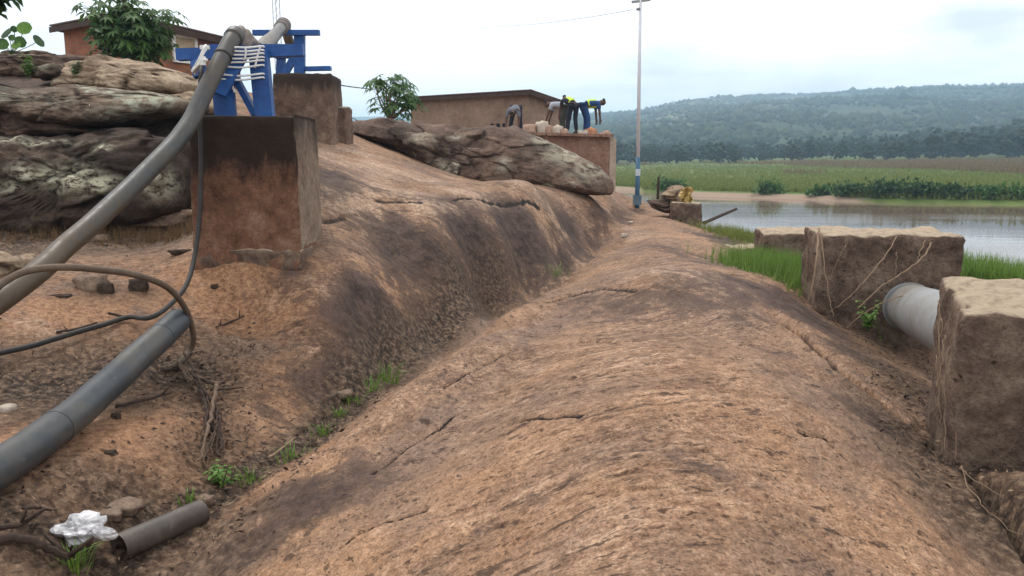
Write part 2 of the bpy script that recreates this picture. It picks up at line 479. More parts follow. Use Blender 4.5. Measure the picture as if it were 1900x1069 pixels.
M['pipe_white'] = mat_pipe('chalky_white_plastic', (0.20, 0.20, 0.20), (0.18, 0.155, 0.12))
M['hose'] = plain('black_rubber', (0.035, 0.031, 0.028), 0.6, 0.3, 12.0)
M['hose_dusty'] = plain('dusty_rubber', (0.12, 0.085, 0.06), 0.7, 0.35, 9.0)
M['hole'] = plain('pipe_bore', (0.012, 0.011, 0.010), 0.9, 0.2)
M['wood'] = plain('grey_wood', (0.13, 0.085, 0.06), 0.85, 0.4, 14.0)
M['dark_wood'] = plain('dark_root', (0.05, 0.032, 0.024), 0.9, 0.4, 14.0)
M['straw'] = plain('dry_stem', (0.23, 0.155, 0.10), 0.85, 0.25, 20.0)
M['leaf_mid'] = mat_leaf('mid_green_leaf', (0.025, 0.065, 0.014), (0.09, 0.19, 0.04))
M['leaf_dark'] = mat_leaf('dark_green_leaf', (0.012, 0.035, 0.010), (0.055, 0.125, 0.03))
M['leaf_bright'] = mat_leaf('bright_green_leaf', (0.06, 0.14, 0.02), (0.17, 0.31, 0.055))
M['grass'] = mat_leaf('fresh_grass_blade', (0.07, 0.14, 0.02), (0.20, 0.31, 0.06))
M['bark'] = plain('grey_bark', (0.16, 0.12, 0.09), 0.9, 0.35, 12.0)

# ------------------------------------------------------------------ terrain: a thin-plate surface through surveyed points
ctrl = []
def cd(*pts):
    for px, py, d in pts: ctrl.append(P(px, py, d))
def cz(*pts):
    for px, py, z in pts: ctrl.append(pz(px, py, z))
def cw(*pts):
    for x, y, z in pts: ctrl.append(Vector((x, y, z + EYE)))
# crest of the whaleback
cz((1180, 1069, -1.05), (1180, 900, -1.0), (1180, 780, -0.965), (1190, 700, -0.95), (1200, 650, -0.98), (1200, 618, -1.11), (1200, 590, -1.15), (1200, 555, -1.10), (1210, 520, -1.0), (1215, 500, -1.02), (1215, 468, -1.17), (1215, 445, -1.22), (1200, 405, -1.33))
cz((950, 1040, -1.19), (1420, 1040, -1.08), (1400, 690, -1.04), (1330, 612, -1.16), (1320, 520, -1.07), (1000, 900, -1.12), (1050, 700, -1.04), (1100, 530, -1.12))
# its left flank
cz((560, 1000, -1.58), (700, 900, -1.46), (800, 800, -1.41), (900, 690, -1.34), (850, 830, -1.28), (720, 1000, -1.40), (1000, 600, -1.36), (1050, 540, -1.36), (1100, 480, -1.40), (1150, 440, -1.42))
# its right flank and the gully by the footings
cz((1520, 900, -1.13), (1500, 760, -1.12), (1440, 640, -1.27), (1390, 560, -1.20), (1300, 480, -1.30), (1700, 980, -1.28), (1650, 830, -1.33), (1600, 710, -1.42), (1510, 610, -1.40), (1440, 535, -1.28), (1350, 478, -1.42))
cz((1700, 700, -1.65), (1740, 800, -1.62), (1870, 930, -1.42), (1800, 880, -1.47), (1890, 890, -1.33), (1640, 630, -1.68), (1560, 590, -1.58), (1890, 1060, -1.5))
cw((2.6, 2.2, -1.55), (3.2, 2.8, -1.45), (3.2, 4.2, -1.8), (4.0, 6.0, -1.9), (3.6, 7.2, -1.8), (4.6, 8.0, -1.75))
# groove between the two rocks
GROOVE_PX = [(180, 1069, -1.76), (300, 1000, -1.76), (430, 915, -1.78), (560, 830, -1.78), (640, 760, -1.78), (720, 690, -1.78), (810, 630, -1.76), (900, 572, -1.74), (970, 535, -1.71), (1040, 500, -1.67), (1100, 455, -1.60), (1150, 420, -1.50), (1178, 396, -1.42)]
cz(*GROOVE_PX)
cz((500, 900, -1.66), (625, 815, -1.56), (700, 750, -1.52), (785, 690, -1.46), (870, 632, -1.44), (955, 572, -1.43), (1020, 540, -1.43), (1085, 500, -1.44))
# left dome: flank, shoulder, pale slope behind
cd((600, 350, 9.2), (700, 350, 10.2), (800, 352, 11.2), (900, 352, 12.2), (1000, 353, 13.6), (1100, 372, 16.5), (1165, 386, 21))
cd((600, 420, 8.1), (600, 480, 7.35), (600, 560, 6.6), (700, 450, 8.6), (700, 540, 7.4), (800, 430, 9.25), (850, 480, 9.25), (900, 430, 10.35), (950, 480, 10.7), (1000, 430, 12.0), (1050, 430, 14.0), (1080, 400, 15.6))
cd((600, 640, 6.15), (650, 620, 6.5), (500, 620, 6.35), (450, 560, 6.75))
cd((650, 262, 15.5), (620, 250, 15.2), (750, 302, 14.8), (700, 300, 13.2), (620, 300, 11.5), (850, 340, 14.0), (950, 345, 15.0), (620, 228, 18), (900, 320, 19), (1050, 350, 19), (1120, 362, 20))
# left bench with the pipes
cz((450, 650, -1.42), (300, 700, -1.44), (100, 700, -1.40), (100, 900, -1.47), (300, 850, -1.56), (0, 600, -1.16), (100, 470, -0.86), (300, 450, -0.84), (200, 560, -1.10), (450, 480, -0.84), (0, 1000, -1.5), (-100, 800, -1.42), (480, 740, -1.58), (400, 800, -1.6), (-150, 600, -1.1), (100, 1040, -1.62), (-100, 1069, -1.55), (-300, 900, -1.5))
cd((330, 400, 9.3), (150, 425, 8.9), (0, 440, 8.5), (500, 415, 7.9), (-200, 440, 8.2))
# rising ground behind the left boulders
cd((60, 255, 10.6), (250, 260, 10.6), (60, 175, 12.2), (250, 190, 12.2), (400, 250, 10.5), (400, 190, 13.5), (450, 176, 17), (300, 140, 16), (0, 105, 15.5), (200, 112, 16.5), (560, 262, 13.6), (480, 230, 13.0), (-300, 120, 14), (-300, 250, 10.5))
cw((-12, 21, 2.2), (-8, 20, 1.9), (-6, 24, 1.4), (-12, 30, 2.0), (-20, 25, 2.2), (-20, 12, 2.0), (-9, 5, -0.4), (-6, 1.5, -1.4), (-3, 40, 0.6), (-12, 45, 1.0), (-30, 45, 1.5), (-25, 60, 1.0), (-5, 60, 0.3), (-6, 30, 0.9), (-2, 24, 0.2))
# right: low grassy bank, then down under the river
cz((1450, 500, -1.40), (1390, 470, -1.62), (1350, 440, -1.90), (1280, 416, -1.60), (1182, 376, -1.17), (1250, 398, -1.42))
cw((2.2, 26, -0.9), (0.5, 26, -0.6), (4.2, 26, -1.5), (4.3, 32, -2.4), (4, 40, -3.6), (6.6, 20, -2.0), (7.6, 24, -3.3), (9.5, 20, -3.6), (9, 30, -4.2), (6, 14, -1.75), (5.4, 11, -1.5), (8.2, 13, -2.0), (11, 14, -3.3), (6.8, 9.5, -1.7), (9.5, 9, -2.3), (13, 10, -3.4), (8, 5, -2.2), (13, 5, -3.5), (18, 14, -4.2), (16, 25, -4.4), (14, 45, -4.4), (25, 20, -4.4), (5, 60, -4.4), (20, 60, -4.4), (6, 1.5, -2.2), (14, 1, -3.6), (22, 4, -4.3), (40, 30, -4.4), (2, 1, -1.5), (0, 1, -1.3), (-2, 1, -1.55))
CP = np.array([[c.x, c.y, c.z] for c in ctrl])
# work in a mildly compressed plan so that far points do not dominate
def plan(x, y):
    r = np.sqrt(x * x + y * y) + 1e-6
    s = np.log1p(r / 2.0) * 2.0 / r
    return x * s, y * s
def tps_k(r2): return 0.5 * r2 * np.log(r2 + 1e-9)
_cx, _cy = plan(CP[:, 0], CP[:, 1])
n_ = len(CP)
A_ = np.zeros((n_ + 3, n_ + 3))
A_[:n_, :n_] = tps_k((_cx[:, None] - _cx) ** 2 + (_cy[:, None] - _cy) ** 2) + np.eye(n_) * 0.0012
A_[:n_, n_] = 1; A_[:n_, n_ + 1] = _cx; A_[:n_, n_ + 2] = _cy
A_[n_:, :n_] = A_[:n_, n_:].T
W_ = np.linalg.solve(A_, np.concatenate([CP[:, 2], np.zeros(3)]))
def H(x, y):
    x = np.atleast_1d(np.asarray(x, float)); y = np.atleast_1d(np.asarray(y, float))
    shp = x.shape
    px, py = plan(x.ravel(), y.ravel())
    out = np.empty(px.size)
    for i in range(0, px.size, 40000):
        a, b = px[i:i + 40000], py[i:i + 40000]
        k = tps_k((a[:, None] - _cx) ** 2 + (b[:, None] - _cy) ** 2)
        out[i:i + 40000] = k @ W_[:n_] + W_[n_] + W_[n_ + 1] * a + W_[n_ + 2] * b
    return out.reshape(shp)
def h(x, y): return float(H(x, y)[0])
def hit(px, py, dmin=1.2, dmax=60.0):
    r = ray(px, py); r = r / r.y
    d = np.geomspace(dmin, dmax, 1500)
    dz = r.z * d + EYE - H(r.x * d, d)
    k = np.argmax(dz < 0)
    if dz[k] >= 0: k = len(d) - 1
    return Vector((r.x * d[k], d[k], r.z * d[k] + EYE))

G = [pz(*g) for g in GROOVE_PX]
GX = np.array([g.x for g in G]); GY = np.array([g.y for g in G])
def seg_dist(x, y, poly):
    best = np.full(x.shape, 1e9)
    for (ax, ay), (bx, by) in zip(poly[:-1], poly[1:]):
        dx, dy = bx - ax, by - ay
        t = np.clip(((x - ax) * dx + (y - ay) * dy) / (dx * dx + dy * dy + 1e-12), 0, 1)
        best = np.minimum(best, np.hypot(x - ax - t * dx, y - ay - t * dy))
    return best
def px_poly(pts): return [(lambda q: (q.x, q.y))(hit(*p)) for p in pts]

b0z = P(460, 480, 7.0).z
def build_terrain():
    NA, NR = 800, 640
    ang = np.linspace(R(-64), R(64), NA)
    rr = np.geomspace(0.9, 62, 6000)
    w = 1 / rr + 7.0 / rr ** 2
    w[rr < 2.2] *= 0.15
    cum = np.concatenate([[0], np.cumsum((w[1:] + w[:-1]) / 2 * np.diff(rr))])
    rad = np.interp(np.linspace(0, cum[-1], NR), cum, rr)
    A, RR = np.meshgrid(ang, rad)
    x, y = RR * np.sin(A), RR * np.cos(A)
    z = H(x, y)
    # flow coordinates: sheeting wraps round the nose of the whaleback
    xr = x - (0.24 + 0.165 * np.maximum(y - 2.4, 0))
    k = 0.42
    q = np.sqrt(1 + 4 * k * k * xr * xr)
    u = xr * (1 + 0.8 * np.abs(xr)) + 0.08 * y; v = (y + k * xr * xr) / q
    gx = np.interp(y, GY, GX, left=GX[0] - 0.5, right=GX[-1])
    left = (x < gx) & (y < 24)
    far_left = x < gx
    lu, lv = x * 0.95 + 0.3 * y + 30, (y * 0.9 - x * 0.3 + z * 0.8) * 0.45
    u = np.where(far_left, lu, u); v = np.where(far_left, lv, v)
    wob = fbm(x * 0.5, y * 0.5, 3.1, 3)
    v = v + 0.06 * wob
    lm = far_left.astype(float)
    gd = seg_dist(x, y, list(zip(GX, GY)))
    # relief
    sheet = v * 2.6 + 1.4 * fbm(u * 0.35, v * 0.7, 1.0, 3)
    saw = sheet - np.floor(sheet)
    brk = sstep(-0.1, 0.5, fbm(u * 0.9, v * 1.1, 7.0, 3))
    dz = (saw - 0.5) * 0.011 * brk * (1 - 0.6 * lm)
    dz += 0.010 * fbm(u * 0.9, v * 2.4, 0, 3)
    slit = fbm(u * 3.6, v * 13, 2.0, 3)
    dz -= 0.009 * sstep(0.28, 0.62, slit) * (1 - 0.75 * lm)
    slit2 = fbm(u * 12, v * 34, 4.0, 2)
    dz -= 0.005 * sstep(0.2, 0.6, slit2) * (1 - 0.6 * lm)
    dz += 0.004 * fbm(u * 16, v * 24, 4.0, 2) * (1 - 0.3 * lm)
    dz += 0.035 * fbm(x * 0.7, y * 0.7, 5.0, 3) * (0.4 + lm * 0.4)
    dz += 0.008 * fbm(x * 4, y * 4, 6.0, 4, 0.6) * lm
    # open joints in the sheeting
    cracks = [([(1440, 596), (1490, 622), (1560, 690), (1640, 745), (1740, 822), (1815, 900), (1895, 1003), (1950, 1080)], 0.03, 0.13),
              ([(1062, 640), (1110, 634), (1150, 637), (1196, 630)], 0.02, 0.05),
              ([(1600, 862), (1660, 895), (1730, 945)], 0.012, 0.035), ([(560, 800), (640, 742), (700, 700)], 0.02, 0.04),
              ([(820, 720), (880, 690), (960, 650)], 0.014, 0.035), ([(690, 880), (760, 830), (850, 770)], 0.01, 0.02),
              ([(640, 1010), (720, 965), (790, 950)], 0.010, 0.025), ([(1010, 560), (1070, 548), (1180, 540)], 0.02, 0.03),
              ([(1260, 500), (1330, 505), (1400, 520)], 0.02, 0.03), ([(600, 412), (640, 405)], 0.03, 0.06), ([(840, 372), (930, 380), (1000, 386)], 0.03, 0.05),
              ([(700, 372), (780, 376)], 0.03, 0.04), ([(1480, 800), (1530, 810), (1570, 850)], 0.012, 0.03), ([(930, 790), (1010, 775), (1080, 770)], 0.012, 0.025)]
    crk = np.zeros_like(x)
    for pts, wd, dp in cracks:
        dd = seg_dist(x + 0.03 * perlin(x * 6, y * 6, 1.0), y + 0.03 * perlin(x * 6, y * 6, 5.0), px_poly(pts))
        g = np.exp(-(dd / wd) ** 2)
        dz -= dp * g
        crk = np.maximum(crk, g)
    # stains and soil, plus shade and highlights painted into the colour
    def blob(px, py, rx, ry, s=1.0):
        c = hit(px, py)
        d2 = (((x - c.x) / rx) ** 2 + ((y - c.y) / ry) ** 2) / 1.8
        return s * np.exp(-d2)
    dark = np.zeros_like(x); soil = np.zeros_like(x); warm = np.zeros_like(x)
    for b in [(760, 455, 0.65, 0.6, .95), (880, 470, 0.6, 0.65, 1), (980, 460, 0.6, 0.9, 1), (850, 510, 0.5, 0.7, .8), (700, 590, 0.35, 0.6, 1.1), (600, 470, 0.5, 0.5, .5), (560, 520, .35, .35, .6),
              (690, 650, .4, .5, 1.0), (600, 690, .35, .5, .8), (760, 560, .4, .5, .7), (830, 560, .3, .5, .75), (780, 500, .5, .5, .65), (640, 540, .3, .3, .6), (520, 780, .3, .3, .7), (1060, 440, .5, 1.1, .8), (605, 330, .5, .9, .9), (560, 930, .35, .35, .9), (640, 880, .2, .3, .8), (500, 985, .3, .25, .8),
              (1450, 560, .5, 1.0, .95), (1350, 545, .6, .7, .75), (1580, 650, .3, .6, .8), (1250, 560, .7, .5, .68), (1120, 560, .4, .6, .62), (1250, 470, .8, 1.5, .62), (1100, 880, .4, .15, .5), (1300, 880, .3, .15, .5), (1420, 650, .4, .2, .6), (1350, 450, .7, 1.8, .7), (1600, 760, .3, .4, .6),  # the blobs on the riser paint its shaded slope darker
              (60, 215, 2.5, .8, 1), (250, 225, 2, .8, 1), (60, 155, 2.5, .8, 1), (250, 175, 2, .7, .8), (60, 245, 2.5, .6, 1), (300, 245, 1.5, .6, 1)]:  # these paint the shade of the crevices between the left boulders
        dark = np.maximum(dark, blob(*b))
    for b in [(60, 720, .75, .45, 1.1), (200, 690, .8, .45, 1.0), (330, 690, .55, .4, 1.1), (390, 650, .5, .35, .8), (120, 1020, .7, .35, 1), (260, 960, .5, .3, 1), (400, 720, .25, .5, .8), (400, 850, .25, .5, .8), (150, 420, 2.2, 1.0, 1.2), (330, 425, .9, .7, .8), (-60, 440, 1.6, 1.0, 1.2),
              (1700, 720, .35, .8, .9), (1760, 850, .3, .7, 1), (1850, 960, .35, .6, 1), (1620, 620, .4, .9, .8), (190, 540, .3, .25, .7), (260, 545, .2, .2, .6)]:
        soil = np.maximum(soil, blob(*b))
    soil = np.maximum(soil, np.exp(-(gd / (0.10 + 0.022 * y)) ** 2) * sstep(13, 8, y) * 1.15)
    dark = np.maximum(dark, np.exp(-(gd / (0.06 + 0.02 * y)) ** 2) * 0.7)  # shade painted along the crease of the groove
    soil = np.maximum(soil, sstep(2.4, 3.6, xr) * (y > 4))
    soil = np.maximum(soil, sstep(1.9, 2.6, x - 0.18 * y) * (y < 6.5))
    for b in [(450, 520, 1.2, .8, .9), (150, 600, 1.5, .7, .8), (520, 700, .7, .9, .9), (300, 830, .8, .7, 1), (60, 860, .8, .5, 1), (600, 600, .6, .5, .7), (700, 300, 1.6, 2.2, .5), (620, 380, 1, .7, .5), (850, 360, 2, .7, .5), (800, 620, .3, .6, .8)]:
        warm = np.maximum(warm, blob(*b))
    pale = np.zeros_like(x)  # painted highlights on the lit shoulder and crest
    for b in [(640, 368, .7, .6, .9), (760, 364, .8, .6, .9), (880, 362, .9, .6, .8), (1000, 364, .9, .8, .7), (700, 310, 1.2, 1.5, .8), (640, 275, .8, 1.5, .8), (1210, 500, .6, .8, .75), (1300, 660, .7, .3, .5), (1100, 800, .5, .3, .5), (820, 900, .3, .3, .5), (150, 640, .8, .3, .6), (500, 560, .5, .4, .6), (1180, 430, .5, 2.5, .6)]:
        pale = np.maximum(pale, blob(*b))
    dark = np.maximum(dark, crk * 1.3)
    dz += soil * (0.016 * fbm(x * 9, y * 9, 8.0, 3) + 0.012 * perlin(x * 30, y * 30, 1.5)) * (y < 14)
    z = z + dz
    mp = sstep(0.75, 0.15, np.maximum(np.abs(x + 2.28) - 0.47, np.abs(y - 7.40) - 0.48))
    z = z * (1 - mp) + np.minimum(z, b0z - 0.03 + 0.25 * np.maximum(y - 7.0, 0)) * mp
    verts = np.stack([x, y, z], -1).reshape(-1, 3)
    i, j = np.meshgrid(np.arange(NR - 1), np.arange(NA - 1), indexing='ij')
    a = (i * NA + j).ravel()
    faces = np.stack([a, a + 1, a + NA + 1, a + NA], -1)
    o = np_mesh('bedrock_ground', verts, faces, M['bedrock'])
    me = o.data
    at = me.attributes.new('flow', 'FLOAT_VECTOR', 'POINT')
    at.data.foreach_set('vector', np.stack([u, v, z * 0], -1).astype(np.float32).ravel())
    at = me.attributes.new('tone_mask', 'FLOAT_COLOR', 'POINT')
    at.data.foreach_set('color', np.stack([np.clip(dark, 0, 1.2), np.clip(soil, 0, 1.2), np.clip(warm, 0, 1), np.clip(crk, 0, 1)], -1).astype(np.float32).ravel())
    at = me.attributes.new('crack', 'FLOAT', 'POINT')
    at.data.foreach_set('value', np.clip(crk, 0, 1).astype(np.float32).ravel())
    at = me.attributes.new('pale', 'FLOAT', 'POINT')
    at.data.foreach_set('value', np.clip(pale, 0, 1).astype(np.float32).ravel())
    tag(o, kind='structure')
build_terrain()

# ------------------------------------------------------------------ river, far bank, hills
def mat_water():
    n = NT('muddy_river_water')
    co = n.coord('Position', (0.5, 1.6, 1))
    a = n.noise(co, 0.9, 3.0, 0.5)
    b = n.noise(co, 0.12, 3.0, 0.5)
    nb = n.bump(a, 0.05, 0.05)
    col = n.mix(b, (0.15, 0.105, 0.08), (0.21, 0.15, 0.115))
    n.done(col, n.ramp(b, [(0.4, 0.04), (0.6, 0.10)]), nb, 0.38)
    n.b.inputs['IOR'].default_value = 1.35
    return n.m
M['water'] = mat_water()
def grid_mesh(name, X, Y, Z, mat, smooth=True):
    nr, nc = X.shape
    verts = np.stack([X, Y, Z], -1).reshape(-1, 3)
    i, j = np.meshgrid(np.arange(nr - 1), np.arange(nc - 1), indexing='ij')
    a = (i * nc + j).ravel()
    return np_mesh(name, verts, np.stack([a, a + 1, a + nc + 1, a + nc], -1), mat, smooth)
X, Y = np.meshgrid(np.linspace(-400, 500, 40), np.linspace(0.5, 420, 40))
tag(grid_mesh('river_water', X, Y, X * 0, M['water']), kind='structure')
M['riverbed'] = plain('brown_silt', (0.12, 0.085, 0.06), 0.95, 0.3, 0.2, coord='Position')
X, Y = np.meshgrid(np.linspace(-2900, 2900, 30), np.linspace(-180, 2900, 30))
tag(grid_mesh('ground', X, Y, X * 0 - 1.8, M['riverbed']), kind='structure')

# far bank: the waterline as seen in the photograph
BPX = np.array([-900, 600, 1000, 1145, 1300, 1400, 1480, 1560, 1700, 1900, 2300, 3500.])
BPY = np.array([340, 342, 346, 352, 364, 367, 369, 373, 377, 379, 384, 392.])
BD = EYE * F / (BPY - HORIZON) * 1.0
BAZ = np.arctan2((BPX - 950) / F, 1.0)
def bank_d(az): return np.interp(az, BAZ, BD)
def marsh_z(x, y):
    az = np.arctan2(x, y)
    e = y - bank_d(az)
    rise = np.interp((np.tan(az) * F + 950), [900, 1150, 1500, 1900, 2400], [0.004, 0.006, 0.011, 0.015, 0.017])
    return -0.4 + 0.75 * sstep(-1.5, 1.5, e) + np.maximum(e, 0) * rise + 0.15 * perlin(x * 0.05, y * 0.05, 2.0) * sstep(2, 10, e)
def mat_marsh():
    n = NT('marsh_grass_ground')
    a = n.noise(n.coord('Position', (0.05, 0.02, 0.05)), 1.0, 5.0, 0.6)
    b = n.noise(n.coord('Position', (0.6, 0.6, 0.6)), 1.0, 4.0, 0.6)
    col = n.ramp(n.math('ADD', n.math('MULTIPLY', a, 0.7), n.math('MULTIPLY', b, 0.3)), [(0.38, (0.06, 0.095, 0.022)), (0.52, (0.12, 0.16, 0.045)), (0.66, (0.19, 0.16, 0.08))])
    col = n.mix(n.ramp(n.attr('tone_mask', 'Red'), [(0.3, 0.0), (0.7, 1.0)]), col, (0.28, 0.205, 0.15))
    return n.done(col, 0.95, n.bump(b, 0.6, 0.3), 0.1)
M['marsh'] = mat_marsh()
az = np.linspace(R(-38), R(52), 260)
ee = np.concatenate([np.linspace(-2.5, 3, 12), np.geomspace(3.6, 700, 60)])
AZ, E = np.meshgrid(az, ee)
Y = bank_d(AZ) + E
X = Y * np.tan(AZ)
mg = grid_mesh('marsh_ground', X, Y, marsh_z(X, Y), M['marsh'])
sand = sstep(2.4, 0.3, E) * sstep(-1.6, -0.2, E) * sstep(-.25, .1, perlin(X * 0.12, Y * 0.12, 4.0) + 0.2) * sstep(1680, 1520, np.tan(AZ) * F + 950)
at = mg.data.attributes.new('tone_mask', 'FLOAT_COLOR', 'POINT')
at.data.foreach_set('color', np.stack([sand, sand, sand, sand], -1).astype(np.float32).ravel())
tag(mg, kind='structure')

# hills
def az_h(px_list, d):   # ridge heights over water at distance d
    return [(math.atan((a - 950) / F), (HORIZON - b) / F * d + EYE) for a, b in px_list]
def mat_forest(name, dk, md, pale, pale_amt):
    n = NT(name)
    a = n.noise(n.coord('Position', (0.005, 0.0025, 0.01)), 1.0, 5.0, 0.6, 0.4)
    b = n.noise(n.coord('Position', (0.06, 0.03, 0.08)), 1.0, 4.0, 0.7)
    col = n.ramp(b, [(0.36, dk), (0.62, md)])
    pf = n.math('MULTIPLY', n.ramp(a, [(0.42, 0.0), (0.6, 1.0)]), n.ramp(b, [(0.44, 0.0), (0.56, 1.0)]))
    pf = n.math('MULTIPLY', pf, n.attr('tone_mask', 'Red'))
    col = n.mix(n.math('MULTIPLY', pf, pale_amt), col, pale)
    return n.done(col, 0.95, n.bump(b, 1.0, 4.0), 0.05)
M['forest'] = mat_forest('forested_slope', (0.022, 0.034, 0.016), (0.055, 0.07, 0.03), (0.20, 0.19, 0.11), 0.9)
def hill(name, prof, d_ridge, d_foot, n_az, n_d, az0, az1, foot_z):
    pa = np.array([p[0] for p in prof]); ph = np.array([p[1] for p in prof])
    az = np.linspace(az0, az1, n_az)
    t = np.concatenate([np.linspace(0, 1, n_d), np.linspace(1.03, 1.5, 10)])
    AZ, T = np.meshgrid(az, t)
    D = d_foot + (d_ridge - d_foot) * T
    Xh = D * np.tan(AZ)
    top = np.interp(AZ, pa, ph)
    prof_t = np.where(T <= 1, sstep(0, 1.0, T * 0.5 + 0.0) * 2 * 0 + T ** 0.85, 1 - (T - 1) * 0.9)
    Z = foot_z + (top - foot_z) * prof_t
    Z += (fbm(Xh * 0.006, D * 0.004, 1.0, 4) * 7.0) * np.minimum(T * 2, 1) * np.where(T > 0.9, 0.35, 1.0)
    o = grid_mesh(name, Xh, D, Z, M['forest'])
    pxx = np.tan(AZ) * F + 950
    st = sstep(1150, 1250, pxx) * sstep(1560, 1430, pxx) * sstep(0.12, 0.3, T) * sstep(0.95, 0.75, T) + 0.25
    at = o.data.attributes.new('tone_mask', 'FLOAT_COLOR', 'POINT')
    at.data.foreach_set('color', np.stack([st] * 4, -1).astype(np.float32).ravel())
    tag(o, kind='structure')
    return Xh, D, Z, T
HP = [(-1200, 250), (400, 232), (900, 222), (1130, 216), (1190, 210), (1230, 201), (1290, 190), (1400, 183), (1500, 180), (1600, 173), (1700, 168), (1800, 166), (1900, 160), (2100, 158), (2600, 175)]
hx, hd, hz, ht = hill('hill', az_h(HP, 1500), 1500, 420, 420, 90, R(-42), R(52), 4.0)
HP2 = [(-1200, 226), (600, 220), (1000, 213), (1130, 211), (1200, 207), (1280, 206), (1400, 212), (2000, 230)]
hill('hill', az_h(HP2, 2250), 2250, 1600, 160, 20, R(-42), R(50), 0.0)

# forest crowns on the hill and the wood along its foot: far-off, one mass each
_oct0 = np.array([[1, 0, 0], [-1, 0, 0], [0, 1, 0], [0, -1, 0], [0, 0, 1], [0, 0, -1]], float)
_oct0f = np.array([[0, 2, 4], [2, 1, 4], [1, 3, 4], [3, 0, 4], [2, 0, 5], [1, 2, 5], [3, 1, 5], [0, 3, 5]])
_t = (1 + 5 ** 0.5) / 2
_ico = np.array([[-1, _t, 0], [1, _t, 0], [-1, -_t, 0], [1, -_t, 0], [0, -1, _t], [0, 1, _t], [0, -1, -_t], [0, 1, -_t], [_t, 0, -1], [_t, 0, 1], [-_t, 0, -1], [-_t, 0, 1]]) / 1.9
_icof = np.array([[0, 11, 5], [0, 5, 1], [0, 1, 7], [0, 7, 10], [0, 10, 11], [1, 5, 9], [5, 11, 4], [11, 10, 2], [10, 7, 6], [7, 1, 8], [3, 9, 4], [3, 4, 2], [3, 2, 6], [3, 6, 8], [3, 8, 9], [4, 9, 5], [2, 4, 11], [6, 2, 10], [8, 6, 7], [9, 8, 1]])
def crowns(name, pts, size, mat, label, cat, round_=False):
    n = len(pts)
    _oct, _octf = (_ico, _icof) if round_ else (_oct0, _oct0f)
    nv = len(_oct)
    s = size[:, None, None] * np.array([1.0, 1.0, 0.85])[None, None] * RNG.uniform(0.6, 1.3, (n, nv, 1))
    rot = RNG.uniform(0, 6.28, n)
    c, sn = np.cos(rot), np.sin(rot)
    b = _oct[None] * s
    bx = b[..., 0] * c[:, None] - b[..., 1] * sn[:, None]; by = b[..., 0] * sn[:, None] + b[..., 1] * c[:, None]
    v = np.stack([bx, by, b[..., 2]], -1) + pts[:, None, :]
    f = (_octf[None] + (np.arange(n) * nv)[:, None, None]).reshape(-1, 3)
    o = np_mesh(name, v.reshape(-1, 3), f, mat, True)
    at = o.data.attributes.new('tone_mask', 'FLOAT_COLOR', 'POINT')
    pxx = (v[..., 0] / v[..., 1] * F + 950).ravel()
    st = sstep(1150, 1250, pxx) * sstep(1560, 1430, pxx) * sstep(25, 50, v[..., 2].ravel()) * 0.7
    at.data.foreach_set('color', np.stack([st] * 4, -1).astype(np.float32).ravel())
    return tag(o, label, cat, kind='stuff')
nrow, ncol = hx.shape
N = 26000
ri = RNG.integers(4, 92, N); ci = RNG.integers(0, ncol, N)
keep = (fbm(hx[ri, ci] * 0.012, hd[ri, ci] * 0.006, 2.0, 3) > -0.22) & (hx[ri, ci] / hd[ri, ci] * F + 950 > 1050) & (hx[ri, ci] / hd[ri, ci] * F + 950 < 2150)
ri, ci = ri[keep], ci[keep]
pts = np.stack([hx[ri, ci] + RNG.normal(0, 4, len(ri)), hd[ri, ci] + RNG.normal(0, 6, len(ri)), hz[ri, ci] + 1.5], -1)
crowns('hill_forest', pts, np.clip(RNG.lognormal(0.85, 0.45, len(ri)), 1.0, 6.5), M['forest'], 'hazy blue green forest covering the long hill across the river', 'forest')

def leaf_cloud(n, radii, size, centre=(0, 0, 0), flat=0.5, shell=0.55, droop=0.0, rng=RNG, lump=0.35):
    """n folded leaves spread through a lumpy ellipsoid"""
    d = rng.normal(size=(n, 3)); d /= np.linalg.norm(d, axis=1)[:, None]
    r = (shell + (1 - shell) * rng.random(n)) ** 1.0
    lum = 1 + lump * perlin(d[:, 0] * 2.1 + centre[0], d[:, 1] * 2.1 + centre[1], d[:, 2] * 2.1 + radii[0] * 3)
    p = d * (r * lum)[:, None] * np.array(radii) + np.array(centre)
    az = rng.uniform(0, 2 * np.pi, n); tilt = rng.normal(0, flat, n) - droop
    l = np.stack([np.cos(az) * np.cos(tilt), np.sin(az) * np.cos(tilt), np.sin(tilt)], -1)
    w = np.cross(l, rng.normal(size=(n, 3)) * 0.6 + np.array([0, 0, 1])); w /= np.linalg.norm(w, axis=1)[:, None] + 1e-9
    s = size * rng.uniform(0.6, 1.4, n)[:, None]
    up = np.cross(w, l)
    v = np.stack([p, p + l * s * 0.5 + w * s * 0.28 + up * s * 0.06, p + l * s, p + l * s * 0.5 - w * s * 0.28 + up * s * 0.06], 1)
    f = np.array([[0, 1, 2], [0, 2, 3]])[None] + (np.arange(n) * 4)[:, None, None]
    return v.reshape(-1, 3), f.reshape(-1, 3)
def join_np(parts):
    vs, fs, o = [], [], 0
    for v, f in parts:
        vs.append(v); fs.append(f + o); o += len(v)
    return np.concatenate(vs), np.concatenate(fs)

